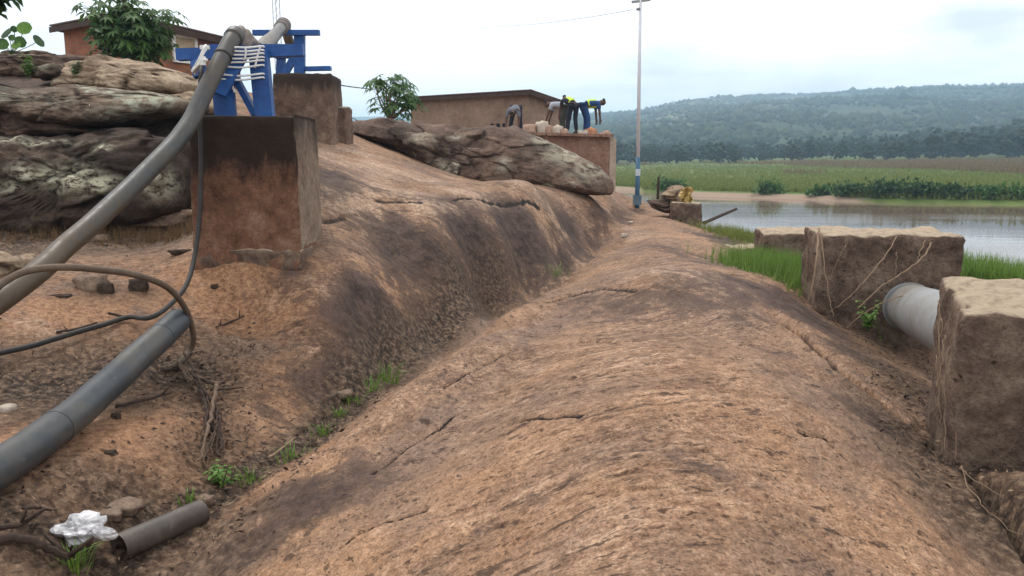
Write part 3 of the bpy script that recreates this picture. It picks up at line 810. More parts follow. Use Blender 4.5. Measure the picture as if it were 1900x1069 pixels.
# wood along the foot of the hill
M['wood_far'] = mat_leaf('far_wood_foliage', (0.006, 0.012, 0.005), (0.030, 0.048, 0.016), 0.8)
def far_wood():
    px = RNG.uniform(1080, 2100, 620)
    t = RNG.random(620)
    d = 230 + 190 * t
    ytop = np.interp(px, [1080, 1150, 1230, 1300, 1400, 1480, 1600, 1700, 1800, 1900, 2100], [268, 262, 270, 262, 270, 262, 256, 248, 240, 230, 226]) + 12 - 14 * t + RNG.normal(0, 5, 620)
    cs, ss = [], []
    for k in range(620):
        az_ = math.atan((px[k] - 950) / F)
        xx = d[k] * math.tan(az_)
        zt = (HORIZON - ytop[k]) / F * d[k] + EYE
        zb = float(marsh_z(np.array([xx]), np.array([d[k]]))[0])
        hh = max(zt - zb, 3.0); ww = hh * RNG.uniform(0.45, 0.8)
        m = 22
        dd = RNG.normal(size=(m, 3)); dd /= np.linalg.norm(dd, axis=1)[:, None]
        p = dd * (0.5 + 0.5 * RNG.random(m))[:, None] * np.array([ww * 0.6, ww * 0.6, hh * 0.45]) + np.array([xx, d[k], zb + hh * 0.55])
        cs.append(p); ss.append(RNG.uniform(0.45, 1.0, m) * hh * 0.13)
    crowns('far_wood', np.concatenate(cs), np.concatenate(ss), M['wood_far'], 'dark green belt of trees along the foot of the hill', 'wood', True)
far_wood()

# reeds and grass of the marsh
def tufts(name, xs, ys, zs, hs, ws, mat, label, cat, blades=5):
    n = len(xs)
    b = blades
    a = RNG.uniform(0, 6.28, (n, b)); lean = RNG.uniform(0.1, 0.6, (n, b)); hh = hs[:, None] * RNG.uniform(0.6, 1.1, (n, b))
    bx = xs[:, None] + RNG.normal(0, 1, (n, b)) * ws[:, None]; by = ys[:, None] + RNG.normal(0, 1, (n, b)) * ws[:, None]
    wd = ws[:, None] * 0.35
    p0 = np.stack([bx - wd * np.sin(a), by + wd * np.cos(a), zs[:, None] + 0 * bx], -1)
    p1 = np.stack([bx + wd * np.sin(a), by - wd * np.cos(a), zs[:, None] + 0 * bx], -1)
    p2 = np.stack([bx + np.cos(a) * lean * hh, by + np.sin(a) * lean * hh, zs[:, None] + hh], -1)
    v = np.stack([p0, p1, p2], 2).reshape(-1, 3)
    f = np.arange(len(v)).reshape(-1, 3)
    return tag(np_mesh(name, v, f, mat, False), label, cat, kind='stuff')
M['reed_brown'] = mat_leaf('dry_reed', (0.10, 0.075, 0.035), (0.27, 0.18, 0.10), 0.8)
M['reed_green'] = mat_leaf('marsh_grass', (0.075, 0.105, 0.020), (0.25, 0.28, 0.07), 0.7)
def marsh_scatter(n, e0, e1, px0, px1, keep):
    px = RNG.uniform(px0, px1, n); e = e0 * (e1 / e0) ** RNG.random(n)
    az_ = np.arctan((px - 950) / F); yy = bank_d(az_) + e; xx = yy * np.tan(az_)
    k = keep(px, e, xx, yy)
    return xx[k], yy[k], marsh_z(xx[k], yy[k]) - 0.05
nz = lambda xx, yy: perlin(xx * 0.045, yy * 0.02, 9.0)
xx, yy, zz = marsh_scatter(24000, 1.2, 160, 1080, 2100, lambda px, e, a, b: (nz(a, b) + 1.1 - 0.007 * e - (px - 1500) * 0.0004 > 0) & ~((e < 4) & (px < 1560) & (perlin(a * 0.12, b * 0.12, 4.0) > -0.25)))
tufts('marsh_grass', xx, yy, zz, RNG.uniform(0.25, 0.62, len(xx)), RNG.uniform(0.12, 0.3, len(xx)), M['reed_green'], 'pale green marsh grass along the far river bank', 'grass')
xx, yy, zz = marsh_scatter(22000, 14, 190, 1080, 2100, lambda px, e, a, b: (nz(a, b) + 0.85 - 0.007 * e - (px - 1500) * 0.0012 < 0))
tufts('reed_bed', xx, yy, zz, RNG.uniform(0.5, 1.4, len(xx)), RNG.uniform(0.15, 0.4, len(xx)), M['reed_brown'], 'brown reed bed between the marsh grass and the far wood', 'reeds')

# bushes on the far bank
def far_bush(px, py, w_px, h_px, label, mat='leaf_dark', e=1.5):
    az_ = math.atan((px - 950) / F); d = float(bank_d(az_)) + e
    x = d * math.tan(az_); z = float(marsh_z(np.array([x]), np.array([d]))[0])
    w = w_px / F * d; hh = h_px / F * d
    t = thing('bank_bush', label, 'bush', (x, d, z), 'bushes along the far river bank')
    n = int(300 + 6 * w_px)
    v, f = leaf_cloud(n, (w * 0.62, w / 3, hh * 0.42), 0.34, (0, 0, hh * 0.34), 0.9, 0.2, lump=0.9)
    v = v + np.array([x, d, z]); v[:, 2] = np.maximum(v[:, 2], z - 0.1)
    np_mesh('foliage', v, f, M[mat], False, parent=t)
    b = MB()
    for k in range(4):
        a = random.uniform(0, 6.28)
        b.tube([(x, d, z - 0.1), (x + math.cos(a) * w * 0.2, d + math.sin(a) * w * 0.15, z + hh * 0.6)], [0.05, 0.015], 5)
    b.build('stem', M['bark'], t)
for a in [(1240, 350, 52, 26, 'low green bush on the far bank just right of the blue and white pole', 'leaf_mid'),
          (1424, 360, 48, 30, 'small round green bush standing alone on the sandy far bank', 'leaf_mid'),
          (1520, 362, 40, 20, 'low green bush at the left end of the dark bank thicket', 'leaf_mid'),
          (1575, 358, 70, 32, 'second bush from the left in the dark bank thicket', 'leaf_dark'),
          (1640, 352, 80, 42, 'tallest dark green bush in the bank thicket', 'leaf_dark'),
          (1705, 352, 76, 40, 'dark green bush in the middle of the bank thicket', 'leaf_dark'),
          (1770, 354, 72, 34, 'bush right of the middle of the bank thicket', 'leaf_dark'),
          (1832, 358, 66, 30, 'green bush near the right end of the bank thicket', 'leaf_mid'),
          (1893, 360, 60, 30, 'bank bush cut by the right edge of the picture', 'leaf_mid')]:
    far_bush(a[0], a[1], a[2], a[3], a[4], a[5])

# ------------------------------------------------------------------ concrete footings and pillars
def rough_block(name, size, mat, label, cat, base, rz=0.0, taper=0.03, rough=0.02, cuts=22, seed=0, group=None, foot=0.0, lean=0.0):
    """a cast block with worn arrises; base = centre of its underside"""
    bm = bmesh.new()
    bmesh.ops.create_cube(bm, size=1.0)
    bmesh.ops.subdivide_edges(bm, edges=bm.edges[:], cuts=cuts, use_grid_fill=True)
    co = np.array([v.co[:] for v in bm.verts])
    sx, sy, sz = size
    # round the arrises a little
    e = 0.5 - np.abs(co)
    q = co * np.array(size)
    rad = 0.035
    half = np.array(size) / 2
    inner = np.clip(q, -(half - rad), half - rad)
    dlt = q - inner
    ln = np.linalg.norm(dlt, axis=1); k = ln > 1e-6
    q[k] = inner[k] + dlt[k] / ln[k][:, None] * np.minimum(ln[k], rad)[:, None]
    t = q[:, 2] / sz + 0.5
    q[:, :2] *= (1 + taper * (1 - t))[:, None]
    if foot: q[:, :2] *= (1 + foot * sstep(0.10, 0.02, t))[:, None]
    q[:, 0] += lean * t
    nrm = co / (np.abs(co).max(axis=1)[:, None] + 1e-9); nrm = np.where(np.abs(nrm) > 0.999, np.sign(nrm), 0)
    nn = np.linalg.norm(nrm, axis=1)[:, None]; nrm = nrm / np.maximum(nn, 1e-6)
    dsp = rough * fbm(q[:, 0] * 2.3 + seed, q[:, 1] * 2.3, q[:, 2] * 2.3, 4, 0.6) + rough * 0.5 * fbm(q[:, 0] * 9 + seed, q[:, 1] * 9, q[:, 2] * 9, 2)
    # chipped edges
    edge = sstep(0.08, 0.0, np.sort(np.where(half - np.abs(q) < 0, 0, half - np.abs(q)), axis=1)[:, 1])
    dsp -= edge * np.maximum(perlin(q[:, 0] * 5 + seed, q[:, 1] * 5, q[:, 2] * 5), 0) * rough * 2.5
    q = q + nrm * dsp[:, None]
    q[:, 2] += sz / 2
    for v, c in zip(bm.verts, q): v.co = c
    me = bpy.data.meshes.new(name); bm.to_mesh(me); bm.free()
    me.polygons.foreach_set('use_smooth', [True] * len(me.polygons))
    me.materials.append(mat)
    o = bpy.data.objects.new(name, me); COL.objects.link(o)
    o.location = base; o.rotation_euler = (0, 0, rz)
    if label: tag(o, label, cat, group)
    return o
# pillar in front: front face about 7 m away
b0 = P(460, 482, 7.0)
PIL_TOP = P(460, 214, 7.0).z
p1 = rough_block('concrete_pillar', (0.885, 0.92, PIL_TOP - b0.z + 0.12), M['pillar'], 'big square brown concrete pillar carrying the rope-lashed blue trestle', 'pillar', (-2.29, 7.47, b0.z - 0.12), R(1.0), 0.05, 0.010, 30, 1.0)
sr = rough_block('side_render', (0.022, 0.86, 1.16), mat_concrete('pale_cement_render', (0.13, 0.09, 0.066), (0.24, 0.175, 0.13), (0.36, 0.275, 0.21), 1.0, (0.5, 1.4, (0.04, 0.03, 0.024)), 0.4), None, None, (0, 0, 0), 0, 0.0, 0.006, 18, 14.0)
sr.parent = p1; sr.location = (0.462, 0.0, 0.20); sr.rotation_euler = (0, R(-1.0), 0)
bc = rough_block('base_course', (0.95, 0.97, 0.20), M['footing'], None, None, (0, 0, 0), 0, 0.02, 0.03, 16, 4.0)
bc.parent = p1; bc.location = (0.0, 0.0, 0.01)
p2t = P(560, 135, 14.0).z
p2 = rough_block('concrete_pillar', (0.98, 1.0, p2t - 3.35), M['pillar_back'], 'smaller looking concrete pillar farther back under the second blue trestle', 'pillar', (P(560, 200, 14).x, 14.5, 3.35), R(2), 0.03, 0.014, 20, 5.0)
ld = rough_block('ledge_block', (0.42, 0.7, P(610, 196, 14.3).z - 3.2), M['pillar_back'], None, None, (0, 0, 0), 0, 0.04, 0.02, 12, 9.0)
ld.parent = p2; ld.location = (0.44, 0.35, -0.15)

ROW = -R(15)
z1 = EYE - 0.70
rough_block('concrete_footing', (1.5, 1.15, 1.35), M['footing'], 'nearest crumbling concrete footing at the right edge with a pale top', 'footing', (3.03, 4.02, z1 - 1.35), ROW * 1.55, 0.02, 0.03, 30, 3.0)
rough_block('concrete_footing', (1.26, 0.95, 1.25), M['footing'], 'wide brown concrete footing in front of the river with dry vines over it', 'footing', (3.66, 8.15, EYE - 0.705 - 1.25), ROW * 0.6, 0.02, 0.03, 26, 7.0)
rough_block('concrete_footing', (0.95, 0.9, 1.1), M['footing'], 'low concrete footing half hidden behind the wide one with vines', 'footing', (3.86, 11.2, EYE - 0.96 - 1.1), ROW * 0.6, 0.02, 0.03, 18, 11.0)
rough_block('concrete_slab', (0.9, 0.8, 0.55), M['footing'], 'low flat concrete slab beside the bright green grass', 'slab', (P(1392, 462, 14.6).x, 14.9, P(1392, 459, 14.6).z - 0.55), ROW * 0.5, 0.02, 0.03, 14, 13.0)
rough_block('concrete_footing', (0.72, 0.7, 0.85), M['footing'], 'small distant concrete footing below the yellow sheet near the pole', 'footing', (P(1279, 380, 19.5).x, 19.9, P(1279, 377, 19.5).z - 0.85), R(-8), 0.04, 0.03, 14, 17.0)

# ------------------------------------------------------------------ boulders
def boulder(name, outline, d0, thick, back, mat, label, cat='boulder', tilt=0.0, lean_x=0.0, amp=0.10, freq=1.1, n_a=110, n_r=26, seed=0.0, power=3.2, parent=None, lichen=(), dark=(), group=None, facet=0.06, res_up=0.35):
    """a solid rock: the given outline swollen to a front and a back skin, then weathered"""
    pts = [P(px, py, d0) for px, py in outline]
    arr = np.array([[p.x, p.z] for p in pts])
    # resample the outline by angle around its middle with smoothing
    seg = np.linalg.norm(np.diff(np.vstack([arr, arr[:1]]), axis=0), axis=1); s = np.concatenate([[0], np.cumsum(seg)])
    tt = np.linspace(0, s[-1], n_a, endpoint=False)
    cl = np.vstack([arr, arr[:1]])
    bx = np.interp(tt, s, cl[:, 0]); bz = np.interp(tt, s, cl[:, 1])
    for _ in range(2):
        bx = 0.5 * bx + 0.25 * (np.roll(bx, 1) + np.roll(bx, -1)); bz = 0.5 * bz + 0.25 * (np.roll(bz, 1) + np.roll(bz, -1))
    cx, cz_ = arr[:, 0].mean(), arr[:, 1].mean()
    jn = 0.05 * fbm(bx * 2.2 + seed, bz * 2.2, 1.0, 3, 0.6) * min(1.0, 0.6 + 0.1 * (arr[:, 0].max() - arr[:, 0].min()))
    jl = np.hypot(bx - cx, bz - cz_) + 1e-6
    bx = bx + (bx - cx) / jl * jn * 0.6; bz = bz + (bz - cz_) / jl * jn * 1.2
    rings = np.concatenate([np.linspace(0.0, 0.8, n_r - 10)[1:], 1 - np.geomspace(0.2, 0.004, 10)[1:], [1.0]])
    V = []; idx = {}
    def skin(sign, th):
        out = []
        for q in rings:
            o = th * (1 - q ** power) ** (1 / power) if q < 1 else 0
            X_ = cx + (bx - cx) * q; Z_ = cz_ + (bz - cz_) * q
            if sign < 0: Z_ = Z_ + o * 0.0
            out.append(np.stack([X_, np.full(n_a, d0) + sign * o, Z_], -1))
        return np.array(out)
    fr = skin(-1, thick); bk = skin(1, back)
    nr = len(rings)
    verts = [np.array([[cx, d0 - thick, cz_]]), fr.reshape(-1, 3), bk[:-1].reshape(-1, 3), np.array([[cx, d0 + back, cz_]])]
    v = np.concatenate(verts)
    o_f = 1; o_b = 1 + nr * n_a; last = len(v) - 1
    F_ = []
    ar = np.arange(n_a); ar2 = (ar + 1) % n_a
    tri = [np.stack([np.zeros(n_a, int), o_f + ar, o_f + ar2], -1), np.stack([np.full(n_a, last), o_b + ar2, o_b + ar], -1)]
    for k in range(nr - 1):
        a, b = o_f + k * n_a, o_f + (k + 1) * n_a
        tri += [np.stack([a + ar, b + ar, b + ar2], -1), np.stack([a + ar, b + ar2, a + ar2], -1)]
    for k in range(nr - 1):
        a = o_b + k * n_a; b = o_b + (k + 1) * n_a if k < nr - 2 else o_f + (nr - 1) * n_a
        tri += [np.stack([a + ar, b + ar2, b + ar], -1), np.stack([a + ar, a + ar2, b + ar2], -1)]
    f = np.concatenate(tri)
    # tilt: higher points lie farther back
    v[:, 1] += tilt * (v[:, 2] - cz_) + lean_x * (v[:, 0] - cx)
    c = v.mean(0)
    n = v - c; n /= np.linalg.norm(n, axis=1)[:, None] + 1e-9
    # lichen and dark patches located by direction of view before weathering
    sr = np.zeros(len(v)); sg = np.zeros(len(v))
    vx = v[:, 0] / v[:, 1] * F + 950; vy = HORIZON - (v[:, 2] - EYE) / v[:, 1] * F
    for L_, S_ in ((lichen, sr), (dark, sg)):
        for (ax, ay, rx, ry, st) in L_:
            np.maximum(S_, st * np.exp(-((vx - ax) / rx) ** 2 - ((vy - ay) / ry) ** 2), out=S_)
    w = fbm(v[:, 0] * freq + seed, v[:, 1] * freq, v[:, 2] * freq * 1.6, 5, 0.55)
    w = w + 0.55 * fbm(v[:, 0] * freq * 4.5 + seed, v[:, 1] * freq * 4.5, v[:, 2] * freq * 9, 3, 0.6)
    rid = 1 - np.abs(fbm(v[:, 0] * freq * 1.4 + seed, v[:, 1] * freq * 1.4 + 4, v[:, 2] * freq * 2.6, 3)) * 2
    st_ = v[:, 2] * 3.2 + 0.9 * fbm(v[:, 0] * 0.8 + seed, v[:, 1] * 0.8, v[:, 2] * 0.8, 3)
    stp = (st_ - np.floor(st_)) - 0.5
    kk = max(10, int(2.2 * (bx.max() - bx.min()) * (bz.max() - bz.min()) * 1.5) + 12)
    rg = np.random.default_rng(int(seed * 10) + 5)
    cs_ = v[rg.integers(0, len(v), kk)] + rg.normal(0, 0.1, (kk, 3))
    vw = v + 0.10 * np.stack([fbm(v[:, 0] * 2.5, v[:, 1] * 2.5, v[:, 2] * 2.5 + 7 * q_, 2) for q_ in range(3)], -1)
    d2_ = ((vw[:, None, :] - cs_[None]) ** 2 * np.array([0.6, 0.6, 1.8])).sum(-1)
    cell = d2_.argmin(1)
    off = rg.uniform(-0.5, 0.5, kk); gr = rg.normal(0, 0.30, (kk, 3))
    fct = off[cell] * facet * 1.6 + (gr[cell] * (v - cs_[cell])).sum(-1) * min(1.0, facet * 14)
    ds = np.sort(d2_, axis=1); gap = np.sqrt(ds[:, 1]) - np.sqrt(ds[:, 0])
    fct -= facet * 0.8 * sstep(0.06, 0.0, gap)
    sg = np.maximum(sg, 0.7 * sstep(0.05, 0.0, gap))
    fade = np.concatenate([[1], np.repeat(1 - 0.5 * rings ** 8, n_a), np.repeat(1 - 0.5 * rings[:-1] ** 8, n_a), [1]])
    v = v + n * ((amp * w + facet * rid * 0.4 + facet * 0.7 * stp + fct) * fade)[:, None]
    base = np.array([c[0], c[1], v[:, 2].min()])
    o = np_mesh(name, v, f, mat, True, base=None if parent is not None else base, parent=parent)
    at = o.data.attributes.new('tone_mask', 'FLOAT_COLOR', 'POINT')
    at.data.foreach_set('color', np.stack([sr, sg, sr * 0, sr * 0 + 1], -1).astype(np.float32).ravel())
    if parent is None: tag(o, label, cat, group)
    return o
# the long slab below the house
boulder('boulder', [(-90, 384), (0, 380), (100, 374), (250, 372), (340, 378), (368, 396), (362, 418), (300, 420), (200, 434), (100, 446), (-90, 458)], 9.25, 0.35, 0.9, M['slab'], 'low brown rock bank along the foot of the dark lichen-crusted boulder', tilt=0.9, amp=0.07, freq=1.6, seed=15.0, facet=0.03, dark=[(150, 385, 200, 8, .7)])
big = boulder('boulder', [(622, 240), (645, 226), (700, 221), (800, 229), (880, 232), (945, 238), (1000, 256), (1060, 282), (1110, 308), (1134, 336), (1132, 360), (1080, 358), (1030, 352), (980, 352), (905, 349), (860, 342), (815, 318), (765, 294), (705, 266), (655, 248)],
              17.6, 1.15, 2.6, M['slab'], 'long brown slab-like boulder resting on the bedrock below the plastered house', tilt=0.75, amp=0.075, freq=0.8, n_a=170, n_r=34, seed=2.0,
              lichen=[(1050, 285, 50, 22, .9), (1015, 262, 30, 12, .9), (1090, 315, 40, 20, .8), (935, 305, 12, 14, .9), (850, 255, 14, 5, .9), (1020, 345, 14, 10, .7)], dark=[(740, 250, 40, 20, .8), (880, 345, 60, 8, 1), (980, 290, 60, 30, .35)], facet=0.028)
boulder('rock_lobe', [(752, 246), (790, 238), (818, 248), (845, 275), (872, 305), (888, 334), (884, 346), (860, 344), (822, 322), (785, 300), (758, 272)], 16.9, 0.5, 0.7, M['slab'], None, tilt=0.7, amp=0.07, freq=1.6, n_a=90, n_r=22, seed=6.0, parent=big,
        lichen=[(850, 310, 30, 30, .8), (790, 260, 20, 20, .6)], dark=[(825, 270, 12, 18, 1), (770, 290, 30, 12, .8)])
# left pile
boulder('boulder', [(-90, 250), (0, 250), (60, 246), (120, 240), (210, 236), (290, 244), (350, 262), (366, 310), (360, 385), (320, 402), (220, 420), (100, 436), (-90, 446)], 9.6, 0.75, 1.8, M['black_slab'],
        'dark lowest boulder at left, its front crusted with pale lichen', tilt=0.55, amp=0.07, freq=1.2, seed=11.0, n_a=150, n_r=32, facet=0.035,
        lichen=[(130, 330, 50, 24, 1.6), (60, 325, 32, 18, 1.1), (190, 340, 34, 16, 1.2), (295, 340, 30, 20, 1.5), (200, 275, 16, 6, 1.5), (60, 262, 90, 6, 1.0), (20, 345, 25, 12, .9)], dark=[(200, 300, 120, 16, .6)])
boulder('boulder', [(-90, 168), (0, 162), (70, 158), (190, 160), (280, 170), (345, 188), (340, 206), (285, 224), (200, 243), (130, 232), (70, 212), (20, 205), (-90, 208)], 10.6, 0.8, 1.6, M['mixed_slab'],
        'lichen-flecked slab jutting over the dark lowest boulder', tilt=1.3, amp=0.06, freq=1.5, seed=21.0, n_a=150, n_r=30, facet=0.03,
        lichen=[(290, 190, 50, 20, 1), (240, 215, 50, 12, .9), (20, 180, 50, 12, .7), (110, 190, 40, 10, .6)], dark=[(120, 180, 40, 12, .6)])
boulder('boulder', [(-90, 200), (20, 200), (90, 212), (150, 232), (190, 246), (100, 254), (0, 264), (-90, 266)], 10.3, 0.4, 1.5, M['slab'],
        'smooth brown rock face under the jutting slab at the left edge', tilt=-0.2, amp=0.05, freq=1.2, seed=31.0, facet=0.02)
boulder('boulder', [(116, 140), (140, 121), (210, 114), (280, 122), (335, 139), (366, 160), (360, 178), (270, 182), (190, 180), (126, 168)], 13.2, 0.9, 1.4, M['pale_slab'],
        'pale tan boulder with a smooth back below the bushy tree', tilt=1.1, amp=0.08, freq=1.2, seed=41.0, dark=[(310, 168, 30, 6, 1), (240, 130, 60, 4, .5)])
boulder('boulder', [(-90, 100), (0, 94), (70, 92), (132, 100), (140, 126), (120, 150), (40, 156), (-90, 152)], 13.8, 0.6, 1.4, M['slab'],
        'brown rock ledge at the far left below the round leaves', tilt=0.6, amp=0.10, freq=1.4, seed=51.0, lichen=[(40, 96, 80, 6, 1)], dark=[(10, 108, 20, 8, 1)])
boulder('boulder', [(64, 136), (88, 122), (112, 119), (126, 134), (122, 146), (70, 148)], 12.6, 0.3, 0.4, M['mixed_slab'], 'small grey block of rock between the two little green plants', tilt=0.4, amp=0.04, freq=2.5, seed=61.0, n_a=60, n_r=18, lichen=[(90, 128, 30, 10, .8)])
boulder('boulder', [(300, 178), (345, 174), (380, 182), (402, 200), (390, 214), (330, 212), (300, 200)], 11.6, 0.4, 0.8, M['pale_slab'], 'tan rock tucked behind the leaning pipe beside the front pillar', tilt=0.8, amp=0.06, freq=2.0, seed=71.0, n_a=70, n_r=20)
boulder('boulder', [(-60, 470), (0, 474), (40, 472), (62, 486), (60, 500), (20, 520), (-60, 530)], 7.0, 0.25, 0.4, M['pale_slab'], 'rounded tan stone at the left edge behind the leaning pipe', tilt=0.5, amp=0.03, freq=2.5, seed=81.0, n_a=60, n_r=18)
# rocks beyond the pole
boulder('boulder', [(1226, 362), (1240, 352), (1262, 348), (1280, 352), (1284, 372), (1262, 376), (1236, 374)], 20.4, 0.3, 0.4, M['pale_slab'], 'pale rock lying on the small distant footing by the yellow sheet', tilt=0.4, amp=0.05, freq=2.0, seed=91.0, n_a=60, n_r=18)
boulder('boulder', [(1202, 374), (1230, 370), (1252, 380), (1254, 394), (1238, 394), (1212, 386)], 20.2, 0.3, 0.5, M['slab'], 'brown rock between the pole foot and the small distant footing', tilt=0.4, amp=0.05, freq=2.0, seed=95.0, n_a=60, n_r=18)

# ------------------------------------------------------------------ terrace, house, workers
M['plaster'] = mat_concrete('stained_tan_plaster', (0.19, 0.13, 0.095), (0.27, 0.19, 0.14), (0.34, 0.25, 0.185), 0.5, None, 0.15)
M['wall_stone'] = mat_concrete('reddish_rubble_wall', (0.16, 0.085, 0.06), (0.26, 0.15, 0.11), (0.36, 0.24, 0.18), 1.2, None, 0.6)
M['wall_pale'] = mat_concrete('pale_plaster_edge', (0.33, 0.26, 0.2), (0.42, 0.34, 0.27), (0.5, 0.42, 0.34), 0.8, None, 0.2)
M['roof'] = plain('rusty_roof_sheet', (0.10, 0.06, 0.05), 0.7, 0.35, 3.0)
M['roof_edge'] = plain('pale_roof_edge', (0.42, 0.36, 0.32), 0.6, 0.2, 3.0)
M['fascia'] = plain('dark_fascia_board', (0.055, 0.035, 0.028), 0.8, 0.3, 6.0)
def mat_brick():
    n = NT('orange_brickwork')
    co = n.coord('UV', (1, 1, 1))
    b = n.t.nodes.new('ShaderNodeTexBrick')
    n.link(co, b.inputs['Vector'])
    b.inputs['Color1'].default_value = (0.36, 0.13, 0.07, 1); b.inputs['Color2'].default_value = (0.25, 0.09, 0.05, 1); b.inputs['Mortar'].default_value = (0.22, 0.15, 0.11, 1)
    b.inputs['Scale'].default_value = 1.0; b.inputs['Brick Width'].default_value = 0.24; b.inputs['Row Height'].default_value = 0.09; b.inputs['Mortar Size'].default_value = 0.012
    f = n.noise(n.coord('Object'), 2.0, 4.0, 0.6)
    col = n.mix(0.6, b.outputs['Color'], n.ramp(f, [(0.35, 0.6), (0.65, 1.15)]), 'MULTIPLY')
    return n.done(col, 0.9, n.bump(b.outputs['Fac'], 0.5, -0.01), 0.15)
M['brick'] = mat_brick()
def prism(corners, z0, tops):
    """vertical walls on a plan polygon, each corner with its own top height"""
    n = len(corners)
    vs = [(x, y, z0) for x, y in corners] + [(x, y, t) for (x, y), t in zip(corners, tops)]
    fs = [(i, (i + 1) % n, n + (i + 1) % n, n + i) for i in range(n)] + [tuple(range(n))[::-1], tuple(range(n, 2 * n))]
    m = MB(); m.add(vs, fs); return m
def wall_uv(o):
    me = o.data; uv = me.uv_layers.new(name='UVMap')
    for p in me.polygons:
        nx, ny = p.normal.x, p.normal.y
        l = math.hypot(nx, ny) or 1.0
        for li in p.loop_indices:
            c = me.vertices[me.loops[li].vertex_index].co
            uv.data[li].uv = ((-ny * c.x + nx * c.y) / l, c.z)
def shed_house(name, label, corner, left, depth, z0, zhi, zlo, wall_mat, over=0.35):
    """mono-pitch house: 'corner' and 'left' give the tall front wall, it falls away to the back right"""
    a, b = Vector((*corner, 0)), Vector((*left, 0))
    u = (b - a); ln = u.length; u.normalize()
    w = Vector((-u.y, u.x, 0))
    if w.y < 0: w = -w
    c1, c2 = a + w * depth, b + w * depth
    t = thing(name, label, 'house', (a.x, a.y, z0))
    wall = prism([(b.x, b.y), (a.x, a.y), (c1.x, c1.y), (c2.x, c2.y)], z0, [zhi, zhi, zlo, zlo]).build('wall', wall_mat, t)
    wall_uv(wall)
    sl = (zhi - zlo) / depth
    r0a, r0b = a - u * over - w * over, b + u * over - w * over
    r1a, r1b = c1 - u * over + w * over, c2 + u * over + w * over
    zt0, zt1 = zhi + sl * over + 0.05, zlo - sl * over + 0.05
    m = MB()
    vs = [(r0a.x, r0a.y, zt0), (r0b.x, r0b.y, zt0), (r1b.x, r1b.y, zt1), (r1a.x, r1a.y, zt1)]
    vs += [(x, y, z + 0.035) for x, y, z in vs]
    m.add(vs, [(0, 1, 2, 3), (4, 7, 6, 5), (0, 4, 5, 1), (1, 5, 6, 2), (2, 6, 7, 3), (3, 7, 4, 0)])
    roof = m.build('roof', M['roof'], t)
    # fascia boards under the two visible edges, rafters along the gable
    e = 0.02
    MB().bar((r0a.x, r0a.y, zt0 - 0.07 - e), (r0b.x, r0b.y, zt0 - 0.07 - e), 0.03, 0.13).build('fascia', M['fascia'], t)
    MB().bar((r0a.x, r0a.y, zt0 - 0.07 - e), (r1a.x, r1a.y, zt1 - 0.07 - e), 0.03, 0.14).build('fascia', M['fascia'], t)
    for k in range(7):
        q = (r0a + u * 0.05).lerp(r0b - u * 0.05, k / 6)
        d_ = w * (over + 0.1)
        MB().bar((q.x, q.y, zt0 - 0.06), (q.x + d_.x, q.y + d_.y, zt0 - 0.06 - sl * (over + 0.1)), 0.05, 0.07).build('rafter', M['fascia'], t)
    return t, a, u, w
TER = 0.80 + EYE
t2, ha, hu, hw = shed_house('plastered_house', 'low house with stained tan plaster walls and thin sloping roof behind the slab boulder', (0.60, 30.0), (-4.05, 33.4), 2.6, TER - 0.3, P(980, 174, 30).z, P(1030, 198, 32).z, M['plaster'], 0.30)
for k, px in enumerate((914, 925, 936)):      # three dark weep holes low in the wall
    s_ = (0.60 - (px - 950) / F * 30.6) / (0.60 + 4.05)
    q = ha + hu * ((ha - Vector((-4.05, 33.4, 0))).length * min(max(s_, 0.02), 0.98))
    z = P(px, 233, 31).z
    mm = Matrix((hu, hw, Vector((0, 0, 1)))).transposed()
    MB().box((q.x - hw.x * 0.004, q.y - hw.y * 0.004, z), (0.075, 0.02, 0.065), mm).build('weep_hole', M['hole'], t2)
# terrace fill and its retaining wall
o = prism([(-6.5, 27.2), (3.12, 26.5), (3.7, 33), (3.5, 42), (-8, 42)], 1.6, [TER - 0.02] * 5).build('terrace_ground', plain('trodden_earth', (0.24, 0.15, 0.105), 0.95, 0.3, 2.0, coord='Position')); tag(o, kind='structure')
rw = thing('retaining_wall', 'reddish rubble retaining wall with a pale plastered end below the workers', 'wall', (1.2, 26.3, 1.6))
m = MB()
prism([(-1.5, 26.35), (3.05, 26.0), (3.10, 26.44), (-1.5, 27.0)], 1.5, [TER - 0.02, TER - 0.12, TER - 0.12, TER - 0.02]).build('wall_face', M['wall_stone'], rw)
prism([(3.06, 26.0), (3.26, 26.0), (3.30, 26.5), (3.11, 26.5)], 1.4, [TER - 0.16] * 4).build('wall_end', M['wall_pale'], rw)
for k in range(9):
    x0 = -0.6 + k * 0.42
    MB().box((x0 + 0.2, 26.22 - 0.077 * (x0 + 1.5) + 0.06, TER - 0.02 - 0.012 * k + 0.03), (0.19, 0.18, 0.045), Euler((0, random.uniform(-.03, .03), random.uniform(-.06, .02))).to_matrix()).build('coping_stone', M['wall_stone'], rw)

